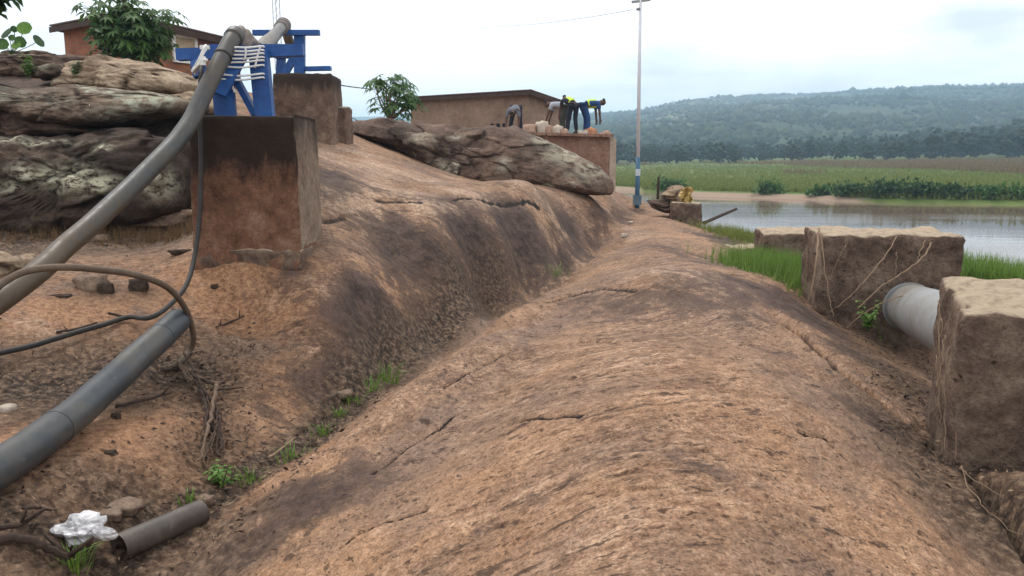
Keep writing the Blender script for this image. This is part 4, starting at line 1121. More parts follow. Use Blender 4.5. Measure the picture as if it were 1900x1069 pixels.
def rubble(name, c, size, mat, label, cat='stone', group=None, seed=0, rot=0.0, sub=2, jag=0.28):
    bm = bmesh.new(); bmesh.ops.create_cube(bm, size=1.0)
    bmesh.ops.subdivide_edges(bm, edges=bm.edges[:], cuts=3, use_grid_fill=True)
    for v in bm.verts:
        p = v.co.copy(); p = p.lerp(p.normalized() * 0.62, 0.45)
        k = float(fbm(np.array([p.x * 2.2 + seed * 3.7]), np.array([p.y * 2.2]), np.array([p.z * 2.2]), 3)[0])
        p *= 1 + jag * k
        v.co = Vector((p.x * size[0], p.y * size[1], p.z * size[2]))
    bmesh.ops.rotate(bm, cent=(0, 0, 0), matrix=Matrix.Rotation(rot, 3, 'Z'), verts=bm.verts[:])
    me = bpy.data.meshes.new(name); bm.to_mesh(me); bm.free(); me.materials.append(mat)
    me.polygons.foreach_set('use_smooth', [True] * len(me.polygons))
    o = bpy.data.objects.new(name, me); COL.objects.link(o); o.location = c
    if label: tag(o, label, cat, group)
    return o
M['stone_pink'] = mat_concrete('pinkish_quarry_stone', (0.25, 0.15, 0.11), (0.40, 0.26, 0.19), (0.52, 0.38, 0.29), 2.0, None, 0.5)
M['stone_orange'] = mat_concrete('orange_quarry_stone', (0.32, 0.14, 0.07), (0.45, 0.21, 0.11), (0.5, 0.30, 0.18), 2.0, None, 0.5)
M['stone_pale'] = mat_concrete('pale_quarry_stone', (0.40, 0.33, 0.26), (0.52, 0.44, 0.36), (0.6, 0.52, 0.44), 2.0, None, 0.5)
for k, (px, py, w_, h_, mt, lb) in enumerate([
        (982, 243, 20, 18, 'stone_pink', 'tan quarry stone right beside the legs of the lone worker'),
        (1006, 240, 18, 24, 'stone_pale', 'tall pale quarry stone on the terrace left of the grey-shirted worker'),
        (1018, 245, 16, 18, 'stone_pink', 'pinkish quarry stone leaning on the tall pale one'),
        (1034, 246, 16, 20, 'stone_pale', 'pale pointed quarry stone in front of the grey-shirted worker'),
        (1046, 250, 16, 16, 'stone_pink', 'reddish quarry stone left of the dark-trousered worker in a yellow vest'),
        (1082, 252, 18, 16, 'stone_pale', 'pale quarry stone right of the dark-trousered worker in a yellow vest'),
        (1096, 252, 18, 22, 'stone_orange', 'orange quarry stone below the worker in blue'),
        (1112, 256, 12, 12, 'stone_pink', 'small quarry stone between the orange one and the wall end'),
        (1125, 256, 14, 20, 'stone_pink', 'tan quarry stone standing at the very end of the terrace')]):
    d = 26.35
    c = P(px, py, d); s = d / F
    rubble('quarry_stone', c, (w_ * s * 1.15, w_ * s, h_ * s * 1.15), M[mt], lb, 'stone', 'quarry stones on the terrace edge', 3 + k, 0.3 * k)

M['skin'] = plain('brown_skin', (0.09, 0.045, 0.03), 0.6, 0.15, 8.0)
M['hair'] = plain('black_hair', (0.012, 0.010, 0.009), 0.8, 0.2, 20.0)
M['cloth_grey'] = plain('pale_grey_cloth', (0.34, 0.36, 0.40), 0.9, 0.2, 6.0)
M['cloth_slate'] = plain('slate_grey_cloth', (0.12, 0.125, 0.15), 0.9, 0.3, 6.0)
M['cloth_dark'] = plain('dark_trouser_cloth', (0.022, 0.022, 0.034), 0.9, 0.3, 6.0)
M['cloth_olive'] = plain('olive_trouser_cloth', (0.045, 0.045, 0.035), 0.9, 0.3, 6.0)
M['cloth_blue'] = plain('blue_work_cloth', (0.022, 0.06, 0.17), 0.9, 0.25, 6.0)
M['vest'] = plain('yellow_green_vest', (0.50, 0.72, 0.06), 0.7, 0.1, 6.0)
M['shoe'] = plain('dark_shoe', (0.03, 0.025, 0.02), 0.7, 0.2)
def skin_obj(name, verts, edges, mat, parent, sub=1):
    bm = bmesh.new(); lay = bm.verts.layers.skin.verify()
    vs = []
    for i, (p, r) in enumerate(verts):
        v = bm.verts.new(p); v[lay].radius = (r, r) if not isinstance(r, tuple) else r; v[lay].use_root = (i == 0); vs.append(v)
    for a, b in edges: bm.edges.new((vs[a], vs[b]))
    me = bpy.data.meshes.new(name); bm.to_mesh(me); bm.free(); me.materials.append(mat)
    o = bpy.data.objects.new(name, me); COL.objects.link(o); o.parent = parent
    m = o.modifiers.new('Skin', 'SKIN'); m.use_smooth_shade = True
    s = o.modifiers.new('Subdivision', 'SUBSURF'); s.levels = sub; s.render_levels = sub
    return o
def person(label, base, facing, bend, shirt, trousers, vest=None, spread=0.22, head_up=0.0, arm_fwd=0.1, crouch=0.0, scale=1.0):
    """a worker bending from the hips; facing = azimuth of the toes (0 = away from the camera, 90 = right)"""
    t = thing('person', label, 'person', base, 'workers bending over the terrace stones')
    t.scale = (scale,) * 3
    f = Vector((math.sin(R(facing)), math.cos(R(facing)), 0)); s = Vector((f.y, -f.x, 0)); up = Vector((0, 0, 1))
    th = R(bend)
    d = f * math.sin(th) + up * math.cos(th)           # along the back
    nrm = (f * math.cos(th) - up * math.sin(th))       # out of the chest
    pel = up * (0.95 - crouch) - f * 0.12 * math.sin(th)
    wst = pel + d * 0.16; ch = pel + d * 0.38; nk = pel + d * 0.54
    hd_dir = (d * math.cos(head_up) - nrm * math.sin(head_up)).normalized()
    h1 = nk + hd_dir * 0.09; h2 = nk + hd_dir * 0.24
    face = (nrm * math.cos(head_up) + d * math.sin(head_up)).normalized()
    V_ = [(pel, 0.125), (wst, 0.12), (ch, 0.135), (nk, 0.062), (h1 + face * 0.02, 0.085), (h2, 0.082), (h1 + face * 0.115 + hd_dir * 0.03, 0.018)]
    E_ = [(0, 1), (1, 2), (2, 3), (3, 4), (4, 5), (4, 6)]
    shirt_v = [(pel + d * 0.04, 0.14), (wst, 0.138), (ch, 0.155), (nk - d * 0.02, 0.085)]; shirt_e = [(0, 1), (1, 2), (2, 3)]
    tr_v = [(pel + d * 0.05, 0.142)]; tr_e = []
    shoes = []
    for sg in (-1, 1):
        sh = ch + d * 0.08 + s * sg * 0.19
        el = sh - up * 0.27 + f * arm_fwd + s * sg * 0.03
        wr = el - up * 0.25 + f * arm_fwd * 0.8
        pa = wr - up * 0.07
        i = len(V_)
        V_ += [(sh, 0.062), (el, 0.045), (wr, 0.03), (pa, (0.038, 0.02))]; E_ += [(2, i), (i, i + 1), (i + 1, i + 2), (i + 2, i + 3)]
        for q in range(4):
            off = f * (q - 1.5) * 0.02
            j = len(V_)
            V_ += [(pa - up * 0.04 + off, 0.0095), (pa - up * (0.085 + 0.012 * (q in (1, 2))) + off - s * sg * 0.015, 0.008)]
            E_ += [(i + 3, j), (j, j + 1)]
        j = len(V_); V_ += [(wr - up * 0.04 + f * 0.045, 0.011), (wr - up * 0.085 + f * 0.06, 0.009)]; E_ += [(i + 2, j), (j, j + 1)]
        k = len(shirt_v); shirt_v += [(sh, 0.078), (sh.lerp(el, 0.8), 0.062)]; shirt_e += [(2, k), (k, k + 1)]
        hp = pel + s * sg * 0.10 - up * 0.06
        kn = Vector((0, 0, 0.5)) + s * sg * (0.10 + spread * 0.5) + f * (0.02 + crouch * 0.5)
        an = Vector((0, 0, 0.09)) + s * sg * (0.10 + spread)
        i = len(V_)
        V_ += [(hp, 0.095), (kn, 0.06), (an, 0.042), (an + f * 0.15 - up * 0.055, 0.035)]; E_ += [(0, i), (i, i + 1), (i + 1, i + 2), (i + 2, i + 3)]
        k = len(tr_v); tr_v += [(hp, 0.115), (kn, 0.082), (an + up * 0.01, 0.072)]; tr_e += [(0, k), (k, k + 1), (k + 1, k + 2)]
        shoes.append(([(an - up * 0.04 - f * 0.05, 0.05), (an - up * 0.045 + f * 0.08, 0.05), (an - up * 0.055 + f * 0.19, 0.036)], [(0, 1), (1, 2)]))
    skin_obj('body', V_, E_, M['skin'], t)
    skin_obj('shirt', shirt_v, shirt_e, M[shirt], t)
    skin_obj('trousers', tr_v, tr_e, M[trousers], t)
    for a, b in shoes: skin_obj('shoe', a, b, M['shoe'], t)
    if vest: skin_obj('vest', [(pel + d * 0.08, 0.152), (wst, 0.152), (ch, 0.172), (ch + d * 0.1, 0.14)], [(0, 1), (1, 2), (2, 3)], M[vest], t)
    skin_obj('hair', [(h1 - face * 0.035 + hd_dir * 0.03, 0.075), (h2 - face * 0.02, 0.084)], [(0, 1)], M['hair'], t)
    return t
def ground_at(px, d): return Vector((P(px, 250, d).x, d, TER))
person('worker in a grey shirt and dark trousers doubled over in front of the house wall', ground_at(957, 28.4) - Vector((0, 0, 0.0)), 195, 112, 'cloth_slate', 'cloth_dark', spread=0.10)
person('worker in a grey shirt and olive trousers bending at the roof end of the house', ground_at(1044, 28.2), 285, 82, 'cloth_grey', 'cloth_olive', spread=0.06)
person('worker in dark trousers and yellow vest bending with back turned', ground_at(1061, 26.75), 335, 68, 'cloth_dark', 'cloth_dark', vest='vest', spread=0.07, scale=0.96)
person('worker in blue with a yellow-green vest reaching down at the terrace end', ground_at(1088, 27.2), 80, 86, 'cloth_blue', 'cloth_blue', vest='vest', spread=0.08, head_up=0.35, arm_fwd=0.03)

# ------------------------------------------------------------------ brick house up the slope
hb, ba, bu, bw = shed_house('brick_house', 'orange brick house with a dark sloping roof at the top left', (P(232, 60, 19).x, 19.0), (P(118, 60, 20.6).x, 20.6), 3.0, 4.6, P(230, 34, 19).z, P(392, 84, 21.4).z, M['brick'], 0.22)
c1 = ba + bw * 1.45; zc = P(305, 92, 20.2).z
mm = Matrix((bw, bu, Vector((0, 0, 1)))).transposed()
w_ = MB().box((c1.x - bu.x * 0.01, c1.y - bu.y * 0.01, zc), (0.26, 0.03, 0.26), mm).build('window', plain('beige_shutter', (0.38, 0.30, 0.20), 0.8, 0.2), hb)
wf = MB()
for a_, b_, hx_, hz_ in ((0.29, 0, 0.035, 0.32), (-0.29, 0, 0.035, 0.32), (0, 0.29, 0.255, 0.035), (0, -0.29, 0.255, 0.035)):
    q = c1 + bw * a_
    wf.box((q.x - bu.x * 0.02, q.y - bu.y * 0.02, zc + b_), (hx_, 0.05, hz_), mm)
fo = wf.build('frame', plain('white_window_paint', (0.72, 0.72, 0.70), 0.6, 0.08), hb)
fo.parent = w_; fo.matrix_parent_inverse = Matrix.Identity(4)

# ------------------------------------------------------------------ blue trestles
T1 = thing('pipe_trestle', 'blue steel trestle on the front pillar, lashed with white rope', 'trestle', (-2.24, 7.4, PIL_TOP))
def pl(px, py, d): return P(px, py, d)
zt = PIL_TOP - 0.005
def leg(px0, px1, py, d, dtop=None, w=0.145, t=0.10):
    a = P(px0, 214, d); a.z = zt
    MB().bar(a, P(px1, py, dtop or d), w, t, up=(0, 1, 0)).build('leg', M['blue'], T1)
leg(419, 411, 118, 7.28, 7.30, 0.165)
leg(492, 480, 92, 7.34, 7.34, 0.155)
leg(489, 484, 100, 7.90, 7.70, 0.09)
MB().bar(P(430, 132, 7.37), P(474, 213, 7.37), 0.05, 0.10, up=(0, 1, 0)).build('brace', M['blue'], T1)
MB().bar(P(330, 102, 7.46), P(564, 93, 7.46), 0.10, 0.10, up=(0, 0, 1)).build('cross_beam', M['blue'], T1)
MB().bar(P(392, 92, 7.72), P(562, 92, 7.72), 0.06, 0.09, up=(0, 0, 1)).build('cross_beam', M['blue'], T1)
MB().bar(P(446, 84, 7.32), P(398, 172, 7.12), 0.20, 0.045, up=(0.2, 1, 0.5)).build('saddle_plate', M['blue'], T1)
MB().bar(P(366, 112, 7.26), P(372, 142, 7.20), 0.11, 0.05, up=(0, 1, 0)).build('clamp_lug', M['blue'], T1)

T2 = thing('pipe_trestle', 'second blue steel trestle farther back on the smaller looking pillar', 'trestle', (P(545, 135, 14.4).x, 14.4, p2t))
z2 = p2t - 0.005
a = P(556, 134, 14.3); a.z = z2
MB().bar(a, P(556, 64, 14.3), 0.17, 0.12, up=(0, 1, 0)).build('post', M['blue'], T2)
MB().bar(P(470, 61, 14.25), P(593, 61, 14.25), 0.12, 0.085).build('top_beam', M['blue'], T2)
a = P(520, 134, 14.5); a.z = z2
MB().bar(a, P(522, 104, 14.5), 0.14, 0.10, up=(0, 1, 0)).build('leg', M['blue'], T2)
a = P(527, 132, 14.28); a.z = z2
MB().bar(a, P(550, 100, 14.28), 0.12, 0.07, up=(0, 1, 0)).build('brace', M['blue'], T2)
MB().bar(P(510, 104, 14.45), P(556, 104, 14.45), 0.10, 0.08).build('mid_beam', M['blue'], T2)
MB().bar(P(566, 128, 14.35), P(614, 127, 14.35), 0.14, 0.07).build('side_beam', M['blue'], T2)

# ------------------------------------------------------------------ pipes, rope and hoses
def pipe(name, path, r, mat, label, cat='pipe', n=28, seg=8, collar=None, bore=True, group=None, noise=0.0):
    pts = smooth_path(path, seg)
    t = thing(name, label, cat, pts[len(pts) // 2] - Vector((0, 0, r)), group)
    if noise: pts = [p + Vector(perlin(np.array([p.x * 3, p.y * 3 + 9, p.z * 3 + 5]), np.array([p.y * 3, p.z * 3, p.x * 3]), 0.5)) * noise for p in pts]
    MB().tube(pts, r, n, cap=True).build('pipe_wall', mat, t, smooth=True)
    return t, pts
def ring(parent, name, pts, i, r, mat, w=0.03):
    d = (pts[min(i + 1, len(pts) - 1)] - pts[max(i - 1, 0)]).normalized()
    MB().tube([pts[i] - d * w, pts[i] - d * w * 0.7, pts[i] + d * w * 0.7, pts[i] + d * w], [r * 0.97, r, r, r * 0.97], 28).build(name, mat, parent, smooth=True)
lp, lpts = pipe('water_pipe', [P(436, 66, 7.32), P(428, 78, 7.22), P(402, 124, 6.98), P(376, 180, 6.78), P(350, 230, 6.58), P(315, 276, 6.35), P(250, 342, 5.95), P(150, 436, 5.40), P(60, 512, 4.92), P(0, 556, 4.62), P(-90, 615, 4.25)], 0.070, M['pipe_grey'], 'long grey plastic pipe leaning from the front trestle down to the left edge', noise=0.012)
ring(lp, 'clamp_band', lpts, 13, 0.077, M['hose'], 0.012)
ring(lp, 'joint_collar', lpts, 2, 0.081, M['pipe_grey'], 0.05)
# torn, cloth-wrapped end lying over the saddle
wr = MB()
for k in range(6):
    c = P(440 + k * 3.5, 68 + (k % 3) * 3, 7.36 + 0.02 * k)
    wr.tube([c + Vector((0, -0.10, -0.02 * k)), c + Vector((0.03, 0, 0.05 - 0.01 * k)), c + Vector((0.05, 0.12, -0.02))], [0.035, 0.05, 0.03], 8)
wr.build('wrapping', plain('dirty_wrapping', (0.26, 0.215, 0.185), 0.95, 0.4, 16.0), lp, smooth=True)
sp, spts = pipe('water_pipe', [P(478, 96, 8.6), P(492, 84, 10.2), P(508, 68, 12.6), P(522, 52, 14.2), P(527, 46, 14.9), P(532, 60, 16.0), P(540, 92, 17.0)], 0.092, M['pipe_grey'], 'grey pipe bound to the top of the second trestle', noise=0.01)
for i in (24, 27, 30, 33): ring(sp, 'binding', spts, i, 0.12, plain('grey_binding', (0.20, 0.18, 0.165), 0.95, 0.4, 16.0), 0.05)
sg, gpts = pipe('water_pipe', [P(327, 597, 5.55), P(300, 622, 5.30), P(262, 657, 4.98), P(180, 733, 4.38), P(80, 812, 3.78), P(0, 866, 3.42), P(-110, 930, 3.05)], 0.088, M['pipe_dark'], 'thick dark grey pipe lying on the ground at lower left', noise=0.008)
e = gpts[0]; dv = (gpts[0] - gpts[1]).normalized()
MB().tube([e - dv * 0.01, e + dv * 0.05, e + dv * 0.09, e + dv * 0.11], [0.0875, 0.078, 0.053, 0.018], 24).build('end_cap', M['pipe_dark'], sg, smooth=True)
q = e + dv * 0.055 + Vector((-0.01, -0.048, 0.048))
MB().tube([q, q + Vector((-0.005, -0.02, 0.022))], 0.016, 10).build('hole_dot', M['hole'], sg)  # near-black stud painted in for the small hole in the cap
for i in (9, 30): ring(sg, 'weld_ridge', gpts, i, 0.0912, M['pipe_dark'], 0.006)
# short cut piece in the groove
a, b = hit(222, 1034), hit(352, 976)
b = a + (b - a).normalized() * 0.44
up = Vector((0, 0, 0.045))
t = thing('pipe_offcut', 'short muddy brown pipe offcut lying in the groove beside the white bag', 'pipe', (a + b) / 2)
m = MB(); n = 22
dv = (b - a).normalized()
m.tube([a + up, a.lerp(b, .33) + up, a.lerp(b, .66) + up, b + up], 0.062, n, cap=False)
m.tube([b + up, b + up - dv * 0.0005, b + up - dv * 0.1], [0.062, 0.055, 0.055], n, cap=False); m.tube([a + up, a + up + dv * 0.0005, a + up + dv * 0.15], [0.062, 0.054, 0.054], n, cap=False)
m.build('pipe_wall', M['pipe_short'], t, smooth=True)
MB().tube([a + up + dv * 0.12, a + up + dv * 0.125], 0.054, n).build('bore', M['hole'], t)
# white pipe between the footings
wp, wpts = pipe('water_pipe', [(3.98, 8.3, 1.76), (3.80, 7.75, 1.80), (3.42, 6.6, 1.93), (3.05, 5.5, 2.06), (2.80, 4.75, 2.14)], 0.222, M['pipe_white'], 'fat chalky white pipe running between the two nearest footings', n=40)
ring(wp, 'socket_rim', wpts, 9, 0.238, M['pipe_white'], 0.05)
# rope lashing
def rope():
    t = thing('rope_lashing', 'white rope wound many times between the leaning pipe and the blue leg', 'rope', P(430, 150, 7.2))
    rr = 0.0085
    ys = [(88, 86), (95, 93), (102, 99), (109, 106), (116, 112), (124, 121), (139, 137), (147, 144)]
    for k, (y0, y1) in enumerate(ys):
        xl = 436 - k * 4.2 if k < 6 else 412 - (k - 6) * 3
        sag = 1.5 if k < 5 else 3
        MB().tube(smooth_path([P(xl - 3, y0 + 3, 7.16), P(xl + 2, y0, 7.15), P((xl + 484) / 2, (y0 + y1) / 2 + sag, 7.22), P(484, y1, 7.26), P(490, y1 + 1, 7.30), P(488, y1 + 2, 7.42)], 4), rr, 6).build('strand', M['rope'], t, smooth=True)
    MB().tube(smooth_path([P(484, 84, 7.25), P(479, 100, 7.25), P(476, 112, 7.25), P(473, 126, 7.25)], 4), rr, 6).build('strand', M['rope'], t, smooth=True)
    MB().tube(smooth_path([P(455, 87, 7.2), P(456, 100, 7.2), P(453, 112, 7.2)], 4), rr, 6).build('strand', M['rope'], t, smooth=True)
    MB().tube(smooth_path([P(414, 132, 6.98), P(404, 148, 6.95), P(400, 160, 6.95), P(396, 150, 7.05)], 4), rr, 6).build('strand', M['rope'], t, smooth=True)
    MB().tube(smooth_path([P(432, 140, 7.24), P(430, 156, 7.24), P(436, 172, 7.24)], 4), rr * 1.3, 6).build('strand', M['rope'], t, smooth=True)
    for k in range(3):
        MB().tube(smooth_path([P(382 + k, 84 + k * 3, 7.0), P(377, 92 + k * 4, 6.94), P(368, 112 + k * 6, 6.98), P(356 + k * 3, 132 + k * 3, 7.1)], 4), rr * 1.2, 6).build('strand', M['rope'], t, smooth=True)
    MB().tube(smooth_path([P(358, 133, 7.05), P(366, 124, 6.95), P(378, 112, 6.85), P(384, 112, 6.83)], 4), rr * 1.6, 6).build('strand', M['rope'], t, smooth=True)
    MB().box(P(376, 113, 6.86), (0.02, 0.02, 0.035)).build('knot', M['rope'], t)
    MB().box(P(380, 88, 7.0), (0.035, 0.02, 0.016)).build('knot', M['rope'], t)
rope()
def hose(label, path, r, mat, name='hose'):
    t = MB().tube(smooth_path(path, 8), r, 12).build(name, mat, base=path[len(path) // 2], smooth=True)
    return tag(t, label, 'hose')
def on(px, py, lift): 
    q = hit(px, py); q.z += lift; return q
hose('thin black cable hanging down the front pillar and trailing off left', [P(374, 120, 7.15), P(372, 150, 7.0), P(371, 220, 6.93), P(373, 300, 6.9), P(371, 390, 6.8), P(362, 470, 6.62), P(345, 530, 6.32), P(308, 572, 6.0), P(275, 590, 5.85), on(240, 603, .06), on(195, 617, .06), on(150, 630, .06), on(105, 644, .06), on(60, 658, .06), on(0, 672, .06), on(-80, 690, .06)], 0.019, M['hose'], 'cable')
hose('dusty brown hose arching over the leaning pipe and down beside the dark pipe end', [P(-70, 590, 4.35), P(-20, 548, 4.45), P(10, 522, 4.55), P(50, 503, 4.62), P(110, 496, 4.7), P(180, 500, 4.85), P(250, 510, 5.05), P(310, 533, 5.3), P(345, 575, 5.55), P(359, 625, 5.7), on(350, 662, .03), on(326, 683, .02), on(300, 690, .02)], 0.021, M['hose_dusty'])

# ------------------------------------------------------------------ pole, wires, mast
pb = P(1182, 378, 22.0)
pt = thing('utility_pole', 'slim white pole with a blue painted foot standing at the end of the ridge', 'pole', pb)
zb = P(1182, 292, 22).z; ztop = P(1180, -14, 22).z
MB().tube([(pb.x - 0.003, 22, zb), (pb.x - 0.04, 22, ztop)], [0.052, 0.040], 16).build('shaft', plain('white_pole_paint', (0.62, 0.62, 0.66), 0.5, 0.12, 2.0), pt, smooth=True)
MB().tube([(pb.x, 22, pb.z - 0.3), (pb.x - 0.003, 22, zb)], [0.066, 0.058], 16).build('painted_foot', plain('blue_pole_paint', (0.05, 0.115, 0.19), 0.5, 0.3, 3.0), pt, smooth=True)
MB().box((pb.x, 22, pb.z + 0.1), (0.10, 0.10, 0.13)).build('base_collar', plain('blue_grey_collar', (0.10, 0.15, 0.19), 0.7, 0.3, 5.0), pt)
MB().box((pb.x - 0.002, 21.95, P(1182, 320, 22).z), (0.06, 0.03, 0.09)).build('number_plate', plain('pale_plate', (0.45, 0.5, 0.55), 0.6, 0.2), pt)
zc = P(1180, 4, 22).z
MB().bar((pb.x - 0.26, 22, zc), (pb.x + 0.22, 22, zc + 0.06), 0.07, 0.06).build('cross_arm', plain('grey_steel', (0.3, 0.3, 0.32), 0.5, 0.2), pt)
MB().tube([(pb.x - 0.14, 21.97, P(1180, 18, 22).z), (pb.x - 0.05, 21.97, P(1180, 17, 22).z)], [0.03, 0.04], 8).build('insulator', plain('grey_insulator', (0.2, 0.2, 0.22), 0.4, 0.2), pt)
def wire(label, pts, r, mat=None):
    return tag(MB().tube(smooth_path(pts, 8), r, 6).build('wire', mat or M['hose'], base=pts[0], smooth=True), label, 'wire')
M['wire_pale'] = plain('weathered_aluminium_wire', (0.35, 0.36, 0.38), 0.5, 0.1)
wire('faint overhead wire running left from the top of the pole', [P(1174, 18, 22), P(1080, 34, 27), P(980, 46, 33), P(880, 52, 41)], 0.009, M['wire_pale'])
wire('dark wire from the far pillar to the small leafy tree', [P(612, 154, 14.2), P(650, 161, 17), P(694, 166, 21.5)], 0.012)
wire('upper of two thin guy wires slanting down right of the far pillar', [P(612, 196, 14.4), P(640, 212, 17), P(664, 224, 19)], 0.008)
wire('lower of two thin guy wires slanting down right of the far pillar', [P(618, 205, 14.4), P(634, 215, 16), P(650, 224, 18)], 0.008)
ms = thing('lattice_mast', 'faint grey lattice mast rising behind the second trestle', 'mast', P(517, 120, 70))
M['mast'] = plain('galvanised_lattice', (0.52, 0.53, 0.56), 0.5, 0.1)
q0, q1, q2 = P(511, 130, 70), P(524, 130, 70), P(517, 130, 70.5)
ztp = P(517, -30, 70).z
for q in (q0, q1, q2): MB().tube([q, (q.x, q.y, ztp)], 0.045, 6).build('leg', M['mast'], ms)
for k in range(12):
    za = q0.z + (ztp - q0.z) * k / 12; zb_ = q0.z + (ztp - q0.z) * (k + 1) / 12
    MB().tube([(q0.x, q0.y, za), (q1.x, q1.y, zb_)], 0.025, 5).build('lattice_bar', M['mast'], ms)
    MB().tube([(q1.x, q1.y, za), (q2.x, q2.y, zb_)], 0.025, 5).build('lattice_bar', M['mast'], ms)

# ------------------------------------------------------------------ trees and plants
def palmate(p, axis, L_, n=7, width=0.26, droop=0.5, rng=RNG):
    """one hand-shaped leaf: n leaflets spread from the end of its stalk"""
    vs, fs = [], []
    ax = Vector(axis).normalized()
    s = ax.cross(Vector((0, 0, 1)))
    if s.length < 1e-3: s = Vector((1, 0, 0))
    s.normalize(); u = s.cross(ax)
    for k in range(n):
        a = (k / (n - 1) - 0.5) * 4.4
        d = (ax * math.cos(a) + s * math.sin(a)).normalized()
        l = L_ * (0.7 + 0.3 * math.cos(a * 0.6)) * rng.uniform(0.85, 1.1)
        w = d.cross(u).normalized() * l * width * 0.5
        o = len(vs)
        m1 = p + d * l * 0.45 - u * 0.0 - Vector((0, 0, droop * l * 0.10)); tip = p + d * l - Vector((0, 0, droop * l * 0.55))
        fold = u * l * 0.04
        vs += [p, m1 + w + fold, tip, m1 - w + fold, m1]
        fs += [(o, o + 1, o + 4), (o + 1, o + 2, o + 4), (o + 4, o + 2, o + 3), (o, o + 4, o + 3)]
    return vs, fs
def palmate_tree(label, base, tips, mat, leaf, n_each, trunk_r=0.035, name='leafy_tree', droop=0.6):
    """trunk with limbs to each tip; every tip carries a rosette of hand-shaped leaves on stalks"""
    t = thing(name, label, 'tree', base)
    tr = MB(); base = Vector(base)
    cr = MB(); st = MB()
    for tip in tips:
        tip = Vector(tip)
        mid = base.lerp(tip, 0.5) + Vector((random.uniform(-.08, .08), random.uniform(-.08, .08), 0.05))
        tr.tube(smooth_path([base, mid, tip], 4), [trunk_r * (1 - 0.6 * k / 8) for k in range(9)], 7)
        for k in range(n_each):
            a = random.uniform(0, 6.28); el = random.uniform(-0.5, 1.0)
            d = Vector((math.cos(a) * math.cos(el), math.sin(a) * math.cos(el), math.sin(el)))
            l = leaf * random.uniform(0.7, 1.5)
            q = tip + d * l
            st.tube([tip, tip + d * l * 0.6 + Vector((0, 0, 0.02)), q], [0.006, 0.005, 0.004], 4)
            ax = Vector((d.x, d.y, -0.25 - random.uniform(0, .5)))
            v, f = palmate(q, ax, leaf * random.uniform(0.8, 1.15), random.choice((5, 7, 7)), 0.32, droop)
            cr.add(v, f)
    tr.build('trunk', M['bark'], t, smooth=True)
    st.build('leaf_stalks', M['leaf_bright'], t)
    cr.build('crown', mat, t)
    return t
def tips_px(lst): return [P(*q) for q in lst]
# big-leaved tree by the house
palmate_tree('small leafy tree with hand-shaped leaves left of the plastered house', P(724, 226, 22), tips_px([(718, 150, 22), (698, 162, 21.8), (742, 160, 22.2), (722, 172, 21.7), (705, 180, 22.3), (752, 182, 22), (735, 192, 21.8), (712, 200, 22), (755, 204, 22.1), (732, 210, 22.2), (744, 172, 22.4), (764, 190, 22.2)]), M['leaf_mid'], 0.24, 9)
# dense bushy tree on the rocks at the upper left
tt = palmate_tree('dense dark green bushy tree growing on the rocks before the brick house', P(242, 118, 16), tips_px([(240, 10, 16), (215, 22, 16), (268, 18, 16), (188, 24, 15.8), (292, 38, 16.2), (205, 45, 15.8), (245, 40, 15.7), (275, 55, 16), (185, 62, 16), (220, 70, 15.6), (255, 75, 15.7), (290, 72, 16.1), (200, 88, 15.8), (235, 95, 15.7), (270, 98, 15.8), (300, 90, 16.1), (172, 20, 16), (310, 26, 16), (228, 0, 16)]), mat_leaf('bushy_tree_leaf', (0.022, 0.058, 0.012), (0.095, 0.185, 0.04)), 0.21, 9)
v, f = leaf_cloud(1500, (0.72, 0.5, 0.46), 0.15, tuple(P(240, 66, 16)), 0.7, 0.2, 0.5)
np_mesh('inner_foliage', v, f, M['leaf_dark'], False, parent=tt)
# round leaves sticking up at the far left
def round_leaf(c, r, nrm, mat, parent):
    n = Vector(nrm).normalized(); s = n.cross(Vector((0, 0, 1))).normalized(); u = s.cross(n)
    m = MB(); k = 14
    vs = [c + n * r * 0.12] + [c + (s * math.cos(6.283 * i / k) * (1 + 0.06 * math.sin(3 * i)) + u * math.sin(6.283 * i / k)) * r + n * random.uniform(-.02, .02) * r for i in range(k)]
    m.add(vs, [(0, 1 + i, 1 + (i + 1) % k) for i in range(k)])
    return m.build('leaf', mat, parent, smooth=True)
sp_ = thing('round_leaved_plant', 'plant with round leaves sticking up against the sky at the far left', 'plant', P(20, 100, 12.6))
for px, py, r, nn, mt in [(45, 52, .105, (0.2, -1, 0.4), 'leaf_bright'), (12, 62, .10, (-.5, -1, .8), 'leaf_dark'), (26, 54, .05, (.8, -1, .2), 'leaf_dark'), (38, 78, .085, (.9, -.7, .1), 'leaf_mid'), (72, 76, .10, (.95, -.22, .5), 'leaf_dark'), (30, 84, .07, (0, -1, .6), 'leaf_bright'), (4, 82, .09, (.3, -1, .3), 'leaf_mid'), (-15, 70, .1, (.3, -1, .3), 'leaf_mid'), (22, 70, .05, (.1, -1, .3), 'leaf_mid')]:
    c = P(px, py, 12.5 + random.uniform(-.1, .1))
    round_leaf(c, r, nn, M[mt], sp_)
    MB().tube(smooth_path([P(20, 100, 12.6), P((20 + px) / 2 + 4, (100 + py) / 2, 12.6), c], 4), [0.006] * 9, 5).build('stalk', M['leaf_mid'], sp_)
# branch tip hanging in at the top left corner
br = thing('overhanging_branch', 'dark leafy branch tip hanging into the top left corner', 'branch', P(-60, -60, 6.0))
MB().tube(smooth_path([P(-120, -90, 6.2), P(-50, -40, 6.0), P(4, -4, 6.0)], 5), [0.02] * 6 + [0.008] * 5, 6).build('twig', M['bark'], br)
v, f = leaf_cloud(130, (0.17, 0.14, 0.12), 0.10, tuple(P(-12, -10, 6.0)), 0.7, 0.1, 0.5)
np_mesh('foliage', v, f, M['leaf_dark'], False, parent=br)

